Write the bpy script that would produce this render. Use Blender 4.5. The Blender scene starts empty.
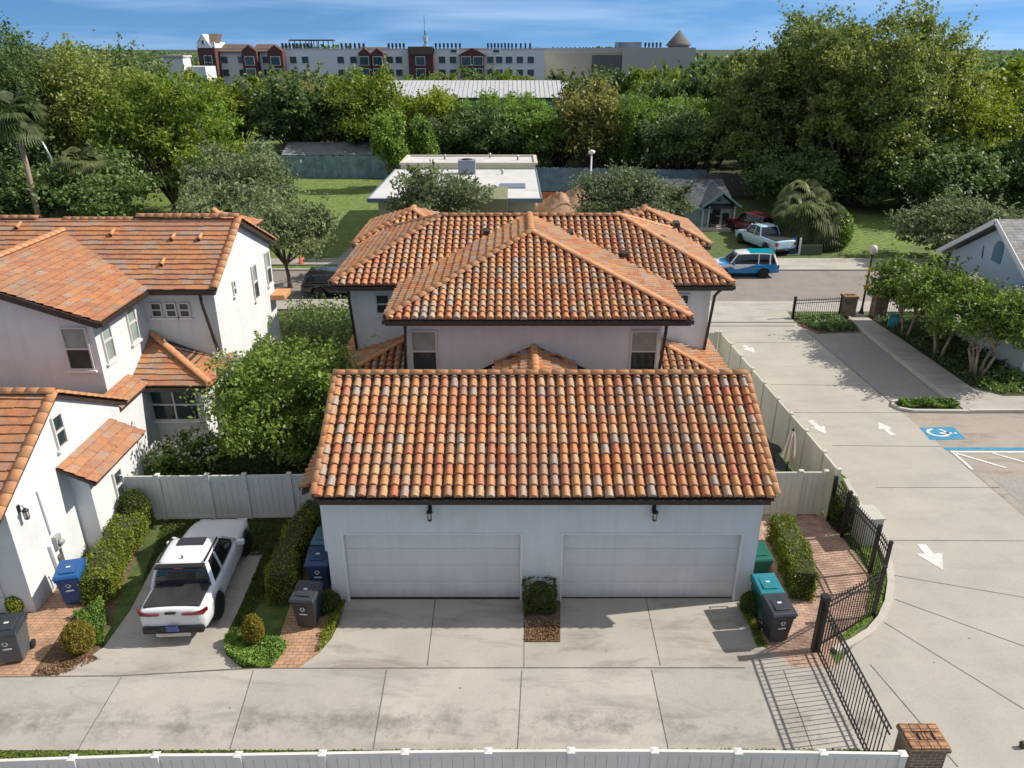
import bpy, bmesh, math, random
import numpy as np
from math import radians, sin, cos, tan, pi, atan2, sqrt
from mathutils import Vector, Matrix

S = bpy.context.scene
COL = S.collection
# ------------------------------------------------------------------ camera, light, exposure
FPX, PITCH, CAMH = 760.0, radians(23.9), 13.9
cam_d = bpy.data.cameras.new('camera'); cam = bpy.data.objects.new('camera', cam_d); COL.objects.link(cam)
cam_d.sensor_width = 36.0; cam_d.lens = 36.0*FPX/1024.0
cam_d.clip_start = 0.3; cam_d.clip_end = 6000
cam.location = (0, 0, CAMH); cam.rotation_euler = (radians(90)-PITCH, 0, 0)
S.camera = cam
SUNV = Vector((1.13, 0.17, 1.0)).normalized()
sd = bpy.data.lights.new('sun', 'SUN'); sd.energy = 5.0; sd.angle = radians(0.5); sd.color = (1.0, 0.93, 0.83)
sun = bpy.data.objects.new('sun', sd); COL.objects.link(sun)
sun.rotation_euler = SUNV.to_track_quat('Z', 'Y').to_euler()
w = bpy.data.worlds.new('World'); S.world = w; w.use_nodes = True
nt = w.node_tree; nt.nodes.clear()
wo = nt.nodes.new('ShaderNodeOutputWorld'); bg = nt.nodes.new('ShaderNodeBackground')
sky = nt.nodes.new('ShaderNodeTexSky'); sky.sky_type = 'NISHITA'; sky.sun_disc = False
sky.sun_elevation = math.asin(SUNV.z); sky.sun_rotation = atan2(SUNV.x, SUNV.y)
sky.altitude = 0; sky.air_density = 1.0; sky.dust_density = 0.1; sky.ozone_density = 3.0
tc = nt.nodes.new('ShaderNodeTexCoord')
# lift the sampled direction so that the band near the horizon is clear blue, as after rain
va = nt.nodes.new('ShaderNodeVectorMath'); va.operation = 'ADD'; va.inputs[1].default_value = (0, 0, 0.24)
vn = nt.nodes.new('ShaderNodeVectorMath'); vn.operation = 'NORMALIZE'
nt.links.new(tc.outputs['Generated'], va.inputs[0]); nt.links.new(va.outputs[0], vn.inputs[0]); nt.links.new(vn.outputs[0], sky.inputs[0])
# thin cirrus streaks
mp = nt.nodes.new('ShaderNodeMapping'); mp.inputs['Scale'].default_value = (1.6, 1.6, 16); mp.inputs['Rotation'].default_value = (0.06, 0.05, 0)
ns = nt.nodes.new('ShaderNodeTexNoise'); ns.inputs['Scale'].default_value = 2.2; ns.inputs['Detail'].default_value = 6; ns.inputs['Distortion'].default_value = .4
cr = nt.nodes.new('ShaderNodeValToRGB'); cr.color_ramp.elements[0].position = .44; cr.color_ramp.elements[1].position = .78
cr.color_ramp.elements[1].color = (.5, .5, .5, 1)
mx = nt.nodes.new('ShaderNodeMixRGB'); mx.inputs['Color2'].default_value = (5.4, 6.6, 8.2, 1)
nt.links.new(tc.outputs['Generated'], mp.inputs[0]); nt.links.new(mp.outputs[0], ns.inputs[0]); nt.links.new(ns.outputs[0], cr.inputs[0])
nt.links.new(cr.outputs[0], mx.inputs['Fac']); nt.links.new(sky.outputs[0], mx.inputs['Color1'])
hs_ = nt.nodes.new('ShaderNodeHueSaturation'); hs_.inputs['Saturation'].default_value = 1.22; hs_.inputs['Value'].default_value = 1.22
# white veil overhead, out of view, added to whiten and brighten the shade fill
sx = nt.nodes.new('ShaderNodeSeparateXYZ'); nt.links.new(tc.outputs['Generated'], sx.inputs[0])
mr = nt.nodes.new('ShaderNodeMapRange'); mr.inputs['From Min'].default_value = .12; mr.inputs['From Max'].default_value = .55; mr.inputs['To Max'].default_value = .62
nt.links.new(sx.outputs['Z'], mr.inputs['Value'])
mv = nt.nodes.new('ShaderNodeMixRGB'); mv.inputs['Color2'].default_value = (6.2, 6.0, 5.7, 1)
nt.links.new(mr.outputs[0], mv.inputs['Fac']); nt.links.new(mx.outputs[0], hs_.inputs['Color']); nt.links.new(hs_.outputs[0], mv.inputs['Color1'])
nt.links.new(mv.outputs[0], bg.inputs[0]); bg.inputs[1].default_value = 0.104
nt.links.new(bg.outputs[0], wo.inputs[0])
S.view_settings.view_transform = 'Standard'; S.view_settings.look = 'None'; S.view_settings.gamma = 1.0
S.view_settings.exposure = 0.16
S.cycles.max_bounces = 6; S.cycles.transparent_max_bounces = 4

random.seed(7)
RNG = np.random.default_rng(11)

def G(px, py, z=0.0):
    """survey: where the sight line through a photo point meets the level z"""
    u = (px-512)/FPX; v = (py-384)/FPX
    dy = cos(PITCH)-v*sin(PITCH); dz = -sin(PITCH)-v*cos(PITCH); t = (z-CAMH)/dz
    return Vector((u*t, dy*t, z))
def YP(px, py, y):
    u = (px-512)/FPX; v = (py-384)/FPX
    dy = cos(PITCH)-v*sin(PITCH); dz = -sin(PITCH)-v*cos(PITCH); t = y/dy
    return Vector((u*t, y, CAMH+dz*t))
def XP(px, py, x):
    u = (px-512)/FPX; v = (py-384)/FPX
    dy = cos(PITCH)-v*sin(PITCH); dz = -sin(PITCH)-v*cos(PITCH); t = x/u
    return Vector((x, dy*t, CAMH+dz*t))

# ------------------------------------------------------------------ materials
def newmat(name):
    m = bpy.data.materials.new(name); m.use_nodes = True
    n = m.node_tree; b = n.nodes['Principled BSDF']
    return m, n, b
def lnk(n, a, b): n.links.new(a, b)
def pm(name, c1, c2=None, scale=4, rough=.8, bump=0, bscale=40, metal=0, detail=5, coat=0, lo=.35, hi=.65, spec=None, c3=None, s3=.5):
    """plain procedural material: two tones by noise, optional third tone at a larger scale, bump"""
    m, n, b = newmat(name)
    b.inputs['Roughness'].default_value = rough; b.inputs['Metallic'].default_value = metal
    if spec is not None: b.inputs['Specular IOR Level'].default_value = spec
    if coat: b.inputs['Coat Weight'].default_value = coat; b.inputs['Coat Roughness'].default_value = .05
    t = n.nodes.new('ShaderNodeTexCoord')
    g = n.nodes.new('ShaderNodeNewGeometry')
    b.inputs['Base Color'].default_value = (*c1, 1)
    if c2:
        no = n.nodes.new('ShaderNodeTexNoise'); no.inputs['Scale'].default_value = scale; no.inputs['Detail'].default_value = detail
        lnk(n, g.outputs['Position'], no.inputs['Vector'])
        r = n.nodes.new('ShaderNodeValToRGB'); r.color_ramp.elements[0].position = lo; r.color_ramp.elements[1].position = hi
        r.color_ramp.elements[0].color = (*c1, 1); r.color_ramp.elements[1].color = (*c2, 1)
        lnk(n, no.outputs[0], r.inputs[0]); out = r.outputs[0]
        if c3:
            n3 = n.nodes.new('ShaderNodeTexNoise'); n3.inputs['Scale'].default_value = s3; n3.inputs['Detail'].default_value = 7; n3.inputs['Roughness'].default_value = .65
            lnk(n, g.outputs['Position'], n3.inputs['Vector'])
            r3 = n.nodes.new('ShaderNodeValToRGB'); r3.color_ramp.elements[0].position = .5; r3.color_ramp.elements[1].position = .72
            lnk(n, n3.outputs[0], r3.inputs[0])
            mxx = n.nodes.new('ShaderNodeMixRGB'); mxx.inputs['Color2'].default_value = (*c3, 1)
            lnk(n, r3.outputs[0], mxx.inputs['Fac']); lnk(n, out, mxx.inputs['Color1']); out = mxx.outputs[0]
        lnk(n, out, b.inputs['Base Color'])
    if bump:
        nb = n.nodes.new('ShaderNodeTexNoise'); nb.inputs['Scale'].default_value = bscale; nb.inputs['Detail'].default_value = 4
        lnk(n, g.outputs['Position'], nb.inputs['Vector'])
        bp = n.nodes.new('ShaderNodeBump'); bp.inputs['Strength'].default_value = bump; bp.inputs['Distance'].default_value = .02
        lnk(n, nb.outputs[0], bp.inputs['Height']); lnk(n, bp.outputs[0], b.inputs['Normal'])
    return m
def tile_mat(name, cols, grime=.35):
    m, n, b = newmat(name)
    b.inputs['Roughness'].default_value = .75
    uv = n.nodes.new('ShaderNodeUVMap'); uv.uv_map = 'UVMap'
    wn = n.nodes.new('ShaderNodeTexWhiteNoise'); wn.noise_dimensions = '2D'
    lnk(n, uv.outputs[0], wn.inputs['Vector'])
    r = n.nodes.new('ShaderNodeValToRGB'); r.color_ramp.interpolation = 'CONSTANT'
    els = r.color_ramp.elements
    els[0].position = 0; els[0].color = (*cols[0][1], 1); els[1].position = cols[1][0]; els[1].color = (*cols[1][1], 1)
    for p, c in cols[2:]:
        e = els.new(p); e.color = (*c, 1)
    lnk(n, wn.outputs['Value'], r.inputs[0])
    g = n.nodes.new('ShaderNodeNewGeometry')
    no = n.nodes.new('ShaderNodeTexNoise'); no.inputs['Scale'].default_value = 4.2; no.inputs['Detail'].default_value = 5
    lnk(n, g.outputs['Position'], no.inputs['Vector'])
    r2 = n.nodes.new('ShaderNodeValToRGB'); r2.color_ramp.elements[0].position = .46; r2.color_ramp.elements[1].position = .6
    lnk(n, no.outputs[0], r2.inputs[0])
    mxx = n.nodes.new('ShaderNodeMixRGB'); mxx.inputs['Color2'].default_value = (.52, .23, .085, 1)
    ml = n.nodes.new('ShaderNodeMath'); ml.operation = 'MULTIPLY'; ml.inputs[1].default_value = .55
    lnk(n, r2.outputs[0], ml.inputs[0]); lnk(n, ml.outputs[0], mxx.inputs['Fac']); lnk(n, r.outputs[0], mxx.inputs['Color1'])
    # lichen and soot, fine speckle
    n4 = n.nodes.new('ShaderNodeTexNoise'); n4.inputs['Scale'].default_value = 13; n4.inputs['Detail'].default_value = 6
    lnk(n, g.outputs['Position'], n4.inputs['Vector'])
    r4 = n.nodes.new('ShaderNodeValToRGB'); r4.color_ramp.elements[0].position = .5; r4.color_ramp.elements[1].position = .7
    r4.color_ramp.elements[1].color = (grime, grime, grime, 1)
    lnk(n, n4.outputs[0], r4.inputs[0])
    m2 = n.nodes.new('ShaderNodeMixRGB'); m2.inputs['Color2'].default_value = (.10, .075, .055, 1)
    lnk(n, r4.outputs[0], m2.inputs['Fac']); lnk(n, mxx.outputs[0], m2.inputs['Color1'])
    n5 = n.nodes.new('ShaderNodeTexNoise'); n5.inputs['Scale'].default_value = .55; n5.inputs['Detail'].default_value = 7; n5.inputs['Roughness'].default_value = .65
    lnk(n, g.outputs['Position'], n5.inputs['Vector'])
    r5 = n.nodes.new('ShaderNodeValToRGB'); r5.color_ramp.elements[0].position = .42; r5.color_ramp.elements[1].position = .70; r5.color_ramp.elements[1].color = (.55, .55, .55, 1)
    lnk(n, n5.outputs[0], r5.inputs[0])
    m5 = n.nodes.new('ShaderNodeMixRGB'); m5.inputs['Color2'].default_value = (.24, .17, .125, 1)
    lnk(n, r5.outputs[0], m5.inputs['Fac']); lnk(n, m2.outputs[0], m5.inputs['Color1'])
    lnk(n, m5.outputs[0], b.inputs['Base Color'])
    return m
TILE_COLS = [(0, (.54, .20, .065)), (.24, (.56, .27, .095)), (.44, (.46, .125, .055)), (.58, (.42, .33, .225)), (.70, (.38, .19, .115)), (.80, (.34, .33, .30)), (.91, (.56, .34, .15))]
M_pan = pm('pan_clay_shade_dark', (.055, .042, .038), (.10, .065, .05), 6, .9)  # shade of the channels between barrels, put into the pan colour
M_tile = tile_mat('barrel_clay', TILE_COLS)
M_flat = tile_mat('flat_clay', [(0, (.43, .17, .075)), (.3, (.36, .135, .07)), (.5, (.36, .27, .20)), (.60, (.34, .19, .125)), (.76, (.30, .25, .21)), (.84, (.47, .21, .085))])
M_cap = pm('ridge_clay', (.60, .30, .13), (.52, .23, .10), 3, .75, .25, 30, c3=(.40, .22, .13), s3=2.2)
M_deck = pm('fascia_brown', (.055, .035, .028), (.04, .028, .022), 3, .6)
M_gut = pm('gutter_bronze', (.035, .025, .022), None, 1, .4)
M_stucco = pm('stucco_white', (.69, .712, .712), (.655, .677, .677), .9, .9, .12, 60, c3=(.60, .61, .605), s3=.7)
def weather(m, amt=.12):
    n = m.node_tree; b = n.nodes['Principled BSDF']; src = b.inputs['Base Color'].links[0].from_socket
    g = n.nodes.new('ShaderNodeNewGeometry'); mp = n.nodes.new('ShaderNodeMapping'); mp.inputs['Scale'].default_value = (5, 5, .35)
    t = n.nodes.new('ShaderNodeTexNoise'); t.inputs['Scale'].default_value = 1.0; t.inputs['Detail'].default_value = 8; t.inputs['Roughness'].default_value = .7
    lnk(n, g.outputs['Position'], mp.inputs[0]); lnk(n, mp.outputs[0], t.inputs['Vector'])
    r = n.nodes.new('ShaderNodeValToRGB'); r.color_ramp.elements[0].position = .48; r.color_ramp.elements[1].position = .75; r.color_ramp.elements[0].color = (1, 1, 1, 1); k = 1-amt; r.color_ramp.elements[1].color = (k, k*.99, k*.97, 1)
    lnk(n, t.outputs[0], r.inputs[0]); mx = n.nodes.new('ShaderNodeMixRGB'); mx.blend_type = 'MULTIPLY'; mx.inputs['Fac'].default_value = 1
    lnk(n, src, mx.inputs['Color1']); lnk(n, r.outputs[0], mx.inputs['Color2'])
    # splash dirt just above the ground
    sp = n.nodes.new('ShaderNodeSeparateXYZ'); lnk(n, g.outputs['Position'], sp.inputs[0]); ad = n.nodes.new('ShaderNodeMath'); ad.operation = 'MULTIPLY_ADD'; ad.inputs[1].default_value = -.5; lnk(n, t.outputs[0], ad.inputs[0]); lnk(n, sp.outputs['Z'], ad.inputs[2])
    mr = n.nodes.new('ShaderNodeMapRange'); mr.inputs['From Min'].default_value = -.2; mr.inputs['From Max'].default_value = .12; mr.inputs['To Min'].default_value = .45; mr.inputs['To Max'].default_value = 0; lnk(n, ad.outputs[0], mr.inputs['Value'])
    m2 = n.nodes.new('ShaderNodeMixRGB'); m2.inputs['Color2'].default_value = (.36, .33, .28, 1); lnk(n, mr.outputs[0], m2.inputs['Fac']); lnk(n, mx.outputs[0], m2.inputs['Color1']); lnk(n, m2.outputs[0], b.inputs['Base Color'])
weather(M_stucco, .10)
M_trim = pm('trim_white', (.76, .75, .73), (.72, .71, .69), 2, .7)
M_door = pm('garage_door_white', (.66, .665, .665), (.63, .635, .64), 1.2, .55, c3=(.58, .58, .57), s3=.8)
weather(M_door, .07)
M_glass = pm('window_glass', (.02, .03, .032), (.05, .07, .07), 1.1, .12, spec=.35)
M_blind = pm('window_blind', (.30, .36, .33), (.20, .26, .24), 2.0, .25, spec=.7)
M_frame = pm('window_frame_vinyl', (.62, .60, .56), None, 1, .5)
M_grass = pm('grass', (.045, .085, .018), (.11, .155, .035), 2.8, .95, .9, 18, detail=8, c3=(.12, .12, .045), s3=.35)
M_lawnb = pm('lawn_bright', (.075, .135, .022), (.19, .25, .055), 2.6, .95, 1, 9, detail=9, c3=(.085, .11, .035), s3=.45)
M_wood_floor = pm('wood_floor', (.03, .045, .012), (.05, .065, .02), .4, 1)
M_mulch = pm('mulch', (.10, .06, .035), (.20, .13, .08), 9, 1, 1, 30)
M_dirt = pm('dirt', (.42, .27, .18), (.30, .18, .12), 1.6, 1, 1, 3, c3=(.14, .09, .07), s3=.9)
M_black = pm('black_metal', (.012, .012, .013), None, 1, .45)
M_vinyl = pm('vinyl_white', (.66, .655, .62), (.62, .61, .575), 1.3, .6, c3=(.54, .53, .49), s3=.9)
M_vinylt = pm('vinyl_tan', (.60, .57, .46), (.56, .53, .43), 1.3, .45, c3=(.48, .46, .37), s3=.9)
M_paintw = pm('road_paint_white', (.70, .69, .66), (.56, .54, .50), 9, .8, c3=(.44, .41, .37), s3=5)
M_paintb = pm('road_paint_blue', (.02, .20, .36), (.03, .25, .42), 5, .8, c3=(.12, .28, .36), s3=3)
M_joint = pm('joint_dark', (.09, .08, .07), (.16, .145, .125), 3, 1)
M_bark = pm('bark', (.12, .09, .065), (.19, .15, .115), 6, 1, .8, 20)
M_barkp = pm('bark_pale', (.38, .30, .22), (.27, .20, .15), 5, .9, .5, 20)
M_rubber = pm('rubber', (.012, .012, .012), None, 1, .8)
M_rim = pm('alloy_rim', (.05, .05, .055), None, 1, .3, metal=.6)
M_rims = pm('alloy_silver', (.45, .45, .46), None, 1, .3, metal=.7)

def concrete(name, base, stain=(.27, .25, .215), streak=.45, slabs=False):
    m, n, b = newmat(name); b.inputs['Roughness'].default_value = .9
    g = n.nodes.new('ShaderNodeNewGeometry')
    a = n.nodes.new('ShaderNodeTexNoise'); a.inputs['Scale'].default_value = .55; a.inputs['Detail'].default_value = 8; a.inputs['Roughness'].default_value = .6
    lnk(n, g.outputs['Position'], a.inputs['Vector'])
    r = n.nodes.new('ShaderNodeValToRGB'); r.color_ramp.elements[0].position = .35; r.color_ramp.elements[1].position = .7
    r.color_ramp.elements[0].color = (*[c*1.04 for c in base], 1); r.color_ramp.elements[1].color = (*[c*.88 for c in base], 1)
    lnk(n, a.outputs[0], r.inputs[0])
    mp = n.nodes.new('ShaderNodeMapping'); mp.inputs['Scale'].default_value = (.35, 1.3, 1); mp.inputs['Rotation'].default_value = (0, 0, .12)
    s = n.nodes.new('ShaderNodeTexNoise'); s.inputs['Scale'].default_value = 1.1; s.inputs['Detail'].default_value = 9; s.inputs['Roughness'].default_value = .68; s.inputs['Distortion'].default_value = .6
    lnk(n, g.outputs['Position'], mp.inputs[0]); lnk(n, mp.outputs[0], s.inputs['Vector'])
    r2 = n.nodes.new('ShaderNodeValToRGB'); r2.color_ramp.elements[0].position = .50; r2.color_ramp.elements[1].position = .68
    r2.color_ramp.elements[1].color = (streak, streak, streak, 1)
    lnk(n, s.outputs[0], r2.inputs[0])
    mx = n.nodes.new('ShaderNodeMixRGB'); mx.inputs['Color2'].default_value = (*stain, 1)
    lnk(n, r2.outputs[0], mx.inputs['Fac']); lnk(n, r.outputs[0], mx.inputs['Color1'])
    if slabs:
        # each slab was cast apart: a slightly different tone; tyre grime along the wheel track
        sp = n.nodes.new('ShaderNodeSeparateXYZ'); lnk(n, g.outputs['Position'], sp.inputs[0])
        ma = n.nodes.new('ShaderNodeMath'); ma.operation = 'MULTIPLY_ADD'; ma.inputs[1].default_value = 1/3.2; ma.inputs[2].default_value = 9.41/3.2; lnk(n, sp.outputs['X'], ma.inputs[0])
        fl = n.nodes.new('ShaderNodeMath'); fl.operation = 'FLOOR'; lnk(n, ma.outputs[0], fl.inputs[0])
        wn = n.nodes.new('ShaderNodeTexWhiteNoise'); wn.noise_dimensions = '1D'; lnk(n, fl.outputs[0], wn.inputs['W'])
        mr = n.nodes.new('ShaderNodeMapRange'); mr.inputs['To Min'].default_value = .93; mr.inputs['To Max'].default_value = 1.05; lnk(n, wn.outputs['Value'], mr.inputs['Value'])
        ms = n.nodes.new('ShaderNodeMixRGB'); ms.blend_type = 'MULTIPLY'; ms.inputs['Fac'].default_value = 1; lnk(n, mx.outputs[0], ms.inputs['Color1']); lnk(n, mr.outputs[0], ms.inputs['Color2'])
        d1 = n.nodes.new('ShaderNodeMath'); d1.operation = 'SUBTRACT'; d1.inputs[1].default_value = 12.5; lnk(n, sp.outputs['Y'], d1.inputs[0])
        d2 = n.nodes.new('ShaderNodeMath'); d2.operation = 'ABSOLUTE'; lnk(n, d1.outputs[0], d2.inputs[0])
        d3 = n.nodes.new('ShaderNodeMapRange'); d3.interpolation_type = 'SMOOTHSTEP'; d3.inputs['From Min'].default_value = .1; d3.inputs['From Max'].default_value = .9; d3.inputs['To Min'].default_value = 1; d3.inputs['To Max'].default_value = 0; lnk(n, d2.outputs[0], d3.inputs['Value'])
        q = n.nodes.new('ShaderNodeTexNoise'); q.inputs['Scale'].default_value = .9; q.inputs['Detail'].default_value = 10; q.inputs['Roughness'].default_value = .75; lnk(n, g.outputs['Position'], q.inputs['Vector'])
        qr = n.nodes.new('ShaderNodeValToRGB'); qr.color_ramp.elements[0].position = .47; qr.color_ramp.elements[1].position = .68; lnk(n, q.outputs[0], qr.inputs[0])
        mm = n.nodes.new('ShaderNodeMath'); mm.operation = 'MULTIPLY'; lnk(n, d3.outputs[0], mm.inputs[0]); lnk(n, qr.outputs[0], mm.inputs[1])
        mx = n.nodes.new('ShaderNodeMixRGB'); mx.inputs['Color2'].default_value = (.17, .15, .125, 1); lnk(n, mm.outputs[0], mx.inputs['Fac']); lnk(n, ms.outputs[0], mx.inputs['Color1'])
    f = n.nodes.new('ShaderNodeTexNoise'); f.inputs['Scale'].default_value = 35; f.inputs['Detail'].default_value = 3
    lnk(n, g.outputs['Position'], f.inputs['Vector'])
    m3 = n.nodes.new('ShaderNodeMixRGB'); m3.blend_type = 'MULTIPLY'; m3.inputs['Fac'].default_value = .35
    r3 = n.nodes.new('ShaderNodeValToRGB'); r3.color_ramp.elements[0].color = (.62, .62, .62, 1); r3.color_ramp.elements[0].position = .3; r3.color_ramp.elements[1].position = .6
    lnk(n, f.outputs[0], r3.inputs[0]); lnk(n, mx.outputs[0], m3.inputs['Color1']); lnk(n, r3.outputs[0], m3.inputs['Color2'])
    vo = n.nodes.new('ShaderNodeTexVoronoi'); vo.inputs['Scale'].default_value = 1.1; lnk(n, g.outputs['Position'], vo.inputs['Vector'])
    vr = n.nodes.new('ShaderNodeValToRGB'); vr.color_ramp.elements[0].position = .02; vr.color_ramp.elements[1].position = .045; vr.color_ramp.elements[0].color = (.45, .45, .45, 1); vr.color_ramp.elements[1].color = (1, 1, 1, 1)
    lnk(n, vo.outputs['Distance'], vr.inputs[0]); m4 = n.nodes.new('ShaderNodeMixRGB'); m4.blend_type = 'MULTIPLY'; m4.inputs['Fac'].default_value = 1
    lnk(n, m3.outputs[0], m4.inputs['Color1']); lnk(n, vr.outputs[0], m4.inputs['Color2'])
    lnk(n, m4.outputs[0], b.inputs['Base Color'])
    bp = n.nodes.new('ShaderNodeBump'); bp.inputs['Strength'].default_value = .15; bp.inputs['Distance'].default_value = .01
    lnk(n, f.outputs[0], bp.inputs['Height']); lnk(n, bp.outputs[0], b.inputs['Normal'])
    return m
M_conc = concrete('concrete_alley', (.43, .40, .355), (.22, .20, .17), .6, True)
M_conc2 = concrete('concrete_drive', (.42, .385, .335), (.22, .19, .15), .8)
M_conc3 = concrete('concrete_lane', (.415, .385, .335), streak=.3)
M_park = concrete('concrete_parking_stained', (.35, .31, .26), (.20, .16, .13), .8)
M_kerb = concrete('concrete_kerb', (.52, .48, .42), streak=.4)
M_asph = pm('asphalt', (.235, .205, .185), (.26, .23, .205), 1.2, .95, .3, 60, c3=(.19, .17, .155), s3=.5)
M_asphd = pm('asphalt_dark_lot', (.25, .24, .23), (.33, .315, .29), 14, .95, .6, 60, c3=(.37, .34, .30), s3=.9)
def brickmat(name, c1, c2, mortar, sc=1.0, bw=.22, rh=.11, rot=0, vertical=False):
    m, n, b = newmat(name); b.inputs['Roughness'].default_value = .9
    g = n.nodes.new('ShaderNodeNewGeometry'); mp = n.nodes.new('ShaderNodeMapping')
    mp.inputs['Rotation'].default_value = (pi/2 if vertical else 0, 0, rot)
    lnk(n, g.outputs['Position'], mp.inputs[0])
    br = n.nodes.new('ShaderNodeTexBrick'); br.inputs['Scale'].default_value = sc
    br.inputs['Color1'].default_value = (*c1, 1); br.inputs['Color2'].default_value = (*c2, 1); br.inputs['Mortar'].default_value = (*mortar, 1)
    br.inputs['Brick Width'].default_value = bw; br.inputs['Row Height'].default_value = rh; br.inputs['Mortar Size'].default_value = .010
    lnk(n, mp.outputs[0], br.inputs['Vector'])
    no = n.nodes.new('ShaderNodeTexNoise'); no.inputs['Scale'].default_value = 2.5; no.inputs['Detail'].default_value = 6
    lnk(n, g.outputs['Position'], no.inputs['Vector'])
    r = n.nodes.new('ShaderNodeValToRGB'); r.color_ramp.elements[0].color = (.62, .58, .55, 1); r.color_ramp.elements[0].position = .3; r.color_ramp.elements[1].position = .65; r.color_ramp.elements[1].color = (1.15, 1.12, 1.08, 1)
    lnk(n, no.outputs[0], r.inputs[0])
    mx = n.nodes.new('ShaderNodeMixRGB'); mx.blend_type = 'MULTIPLY'; mx.inputs['Fac'].default_value = .8
    lnk(n, br.outputs[0], mx.inputs['Color1']); lnk(n, r.outputs[0], mx.inputs['Color2']); lnk(n, mx.outputs[0], b.inputs['Base Color'])
    return m
M_pav = brickmat('pavers_orange', (.50, .29, .17), (.43, .27, .175), (.22, .15, .11), rot=0)
M_pavr = brickmat('pavers_pink', (.48, .33, .25), (.42, .26, .20), (.24, .18, .14), rot=.1)
M_brick = brickmat('pier_brick', (.22, .13, .085), (.11, .085, .07), (.30, .26, .21), bw=.21, rh=.075, vertical=True)
M_bricktop = brickmat('pier_cap_brick', (.46, .22, .10), (.30, .17, .10), (.10, .085, .07), bw=.20, rh=.10)
M_shingle = brickmat('shingle_grey', (.34, .34, .335), (.25, .25, .25), (.12, .12, .12), bw=.5, rh=.16)
M_redbrick = pm('red_brick_far', (.13, .05, .042), (.10, .04, .034), 1.5, .9)

def leafmat(name, cols, rough=.5, trans=.36, nscale=.8, spec=.35):
    m, n, b = newmat(name)
    b.inputs['Roughness'].default_value = rough; b.inputs['Specular IOR Level'].default_value = spec
    g = n.nodes.new('ShaderNodeNewGeometry'); oi = n.nodes.new('ShaderNodeObjectInfo')
    no = n.nodes.new('ShaderNodeTexNoise'); no.inputs['Scale'].default_value = nscale; no.inputs['Detail'].default_value = 3
    lnk(n, g.outputs['Position'], no.inputs['Vector'])
    ad = n.nodes.new('ShaderNodeMath'); ad.operation = 'ADD'
    m1 = n.nodes.new('ShaderNodeMath'); m1.operation = 'MULTIPLY_ADD'; m1.inputs[1].default_value = .45; m1.inputs[2].default_value = -.225
    lnk(n, g.outputs['Random Per Island'], m1.inputs[0])
    lnk(n, m1.outputs[0], ad.inputs[0]); lnk(n, no.outputs[0], ad.inputs[1])
    a2 = n.nodes.new('ShaderNodeMath'); a2.operation = 'MULTIPLY_ADD'; a2.inputs[1].default_value = .25; 
    lnk(n, oi.outputs['Random'], a2.inputs[0]); lnk(n, ad.outputs[0], a2.inputs[2])
    sb = n.nodes.new('ShaderNodeMath'); sb.operation = 'SUBTRACT'; sb.inputs[1].default_value = .125; lnk(n, a2.outputs[0], sb.inputs[0])
    r = n.nodes.new('ShaderNodeValToRGB'); e = r.color_ramp.elements
    e[0].position = .25; e[0].color = (*cols[0], 1); e[1].position = .5; e[1].color = (*cols[1], 1)
    x = e.new(.78); x.color = (*cols[2], 1)
    lnk(n, sb.outputs[0], r.inputs[0]); lnk(n, r.outputs[0], b.inputs['Base Color'])
    tr = n.nodes.new('ShaderNodeBsdfTranslucent'); mx = n.nodes.new('ShaderNodeMixShader'); mx.inputs[0].default_value = trans
    hs = n.nodes.new('ShaderNodeHueSaturation'); hs.inputs['Value'].default_value = 1.3; hs.inputs['Saturation'].default_value = 1.1
    lnk(n, r.outputs[0], hs.inputs['Color']); lnk(n, hs.outputs[0], tr.inputs['Color'])
    o = n.nodes['Material Output']
    lnk(n, b.outputs[0], mx.inputs[1]); lnk(n, tr.outputs[0], mx.inputs[2]); lnk(n, mx.outputs[0], o.inputs['Surface'])
    return m
L_oak = leafmat('leaves_oak', [(0.098, 0.140, 0.044), (0.207, 0.260, 0.065), (0.366, 0.406, 0.106)])
L_dark = leafmat('leaves_dark', [(0.061, 0.114, 0.040), (0.122, 0.191, 0.062), (0.220, 0.292, 0.094)])
L_yel = leafmat('leaves_yellowgreen', [(0.110, 0.172, 0.025), (0.210, 0.281, 0.036), (0.340, 0.385, 0.057)])
L_grey = leafmat('leaves_greygreen', [(0.098, 0.127, 0.069), (0.165, 0.210, 0.100), (0.256, 0.305, 0.138)])
L_bright = leafmat('leaves_bright', [(0.098, 0.178, 0.037), (0.183, 0.298, 0.056), (0.305, 0.432, 0.088)])
L_hedge = leafmat('leaves_hedge', [(.10, .135, .02), (.19, .235, .03), (.30, .33, .045)], nscale=3)
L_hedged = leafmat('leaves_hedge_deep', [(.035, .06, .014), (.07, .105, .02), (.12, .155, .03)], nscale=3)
L_gold = leafmat('leaves_gold', [(.15, .13, .02), (.24, .20, .03), (.33, .27, .045)], nscale=5)
L_crape = leafmat('leaves_crape', [(0.081, 0.141, 0.027), (0.153, 0.235, 0.041), (0.271, 0.348, 0.074)], nscale=2)
L_flower = leafmat('blossom_white', [(.42, .38, .26), (.55, .52, .40), (.64, .62, .50)], trans=.2)
L_palm = leafmat('palm_fronds', [(0.060, 0.093, 0.034), (0.111, 0.153, 0.051), (0.204, 0.212, 0.093)], nscale=2.5)
L_rust = leafmat('leaves_rusty', [(0.134, 0.152, 0.050), (0.232, 0.229, 0.075), (0.378, 0.343, 0.100)])

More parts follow.
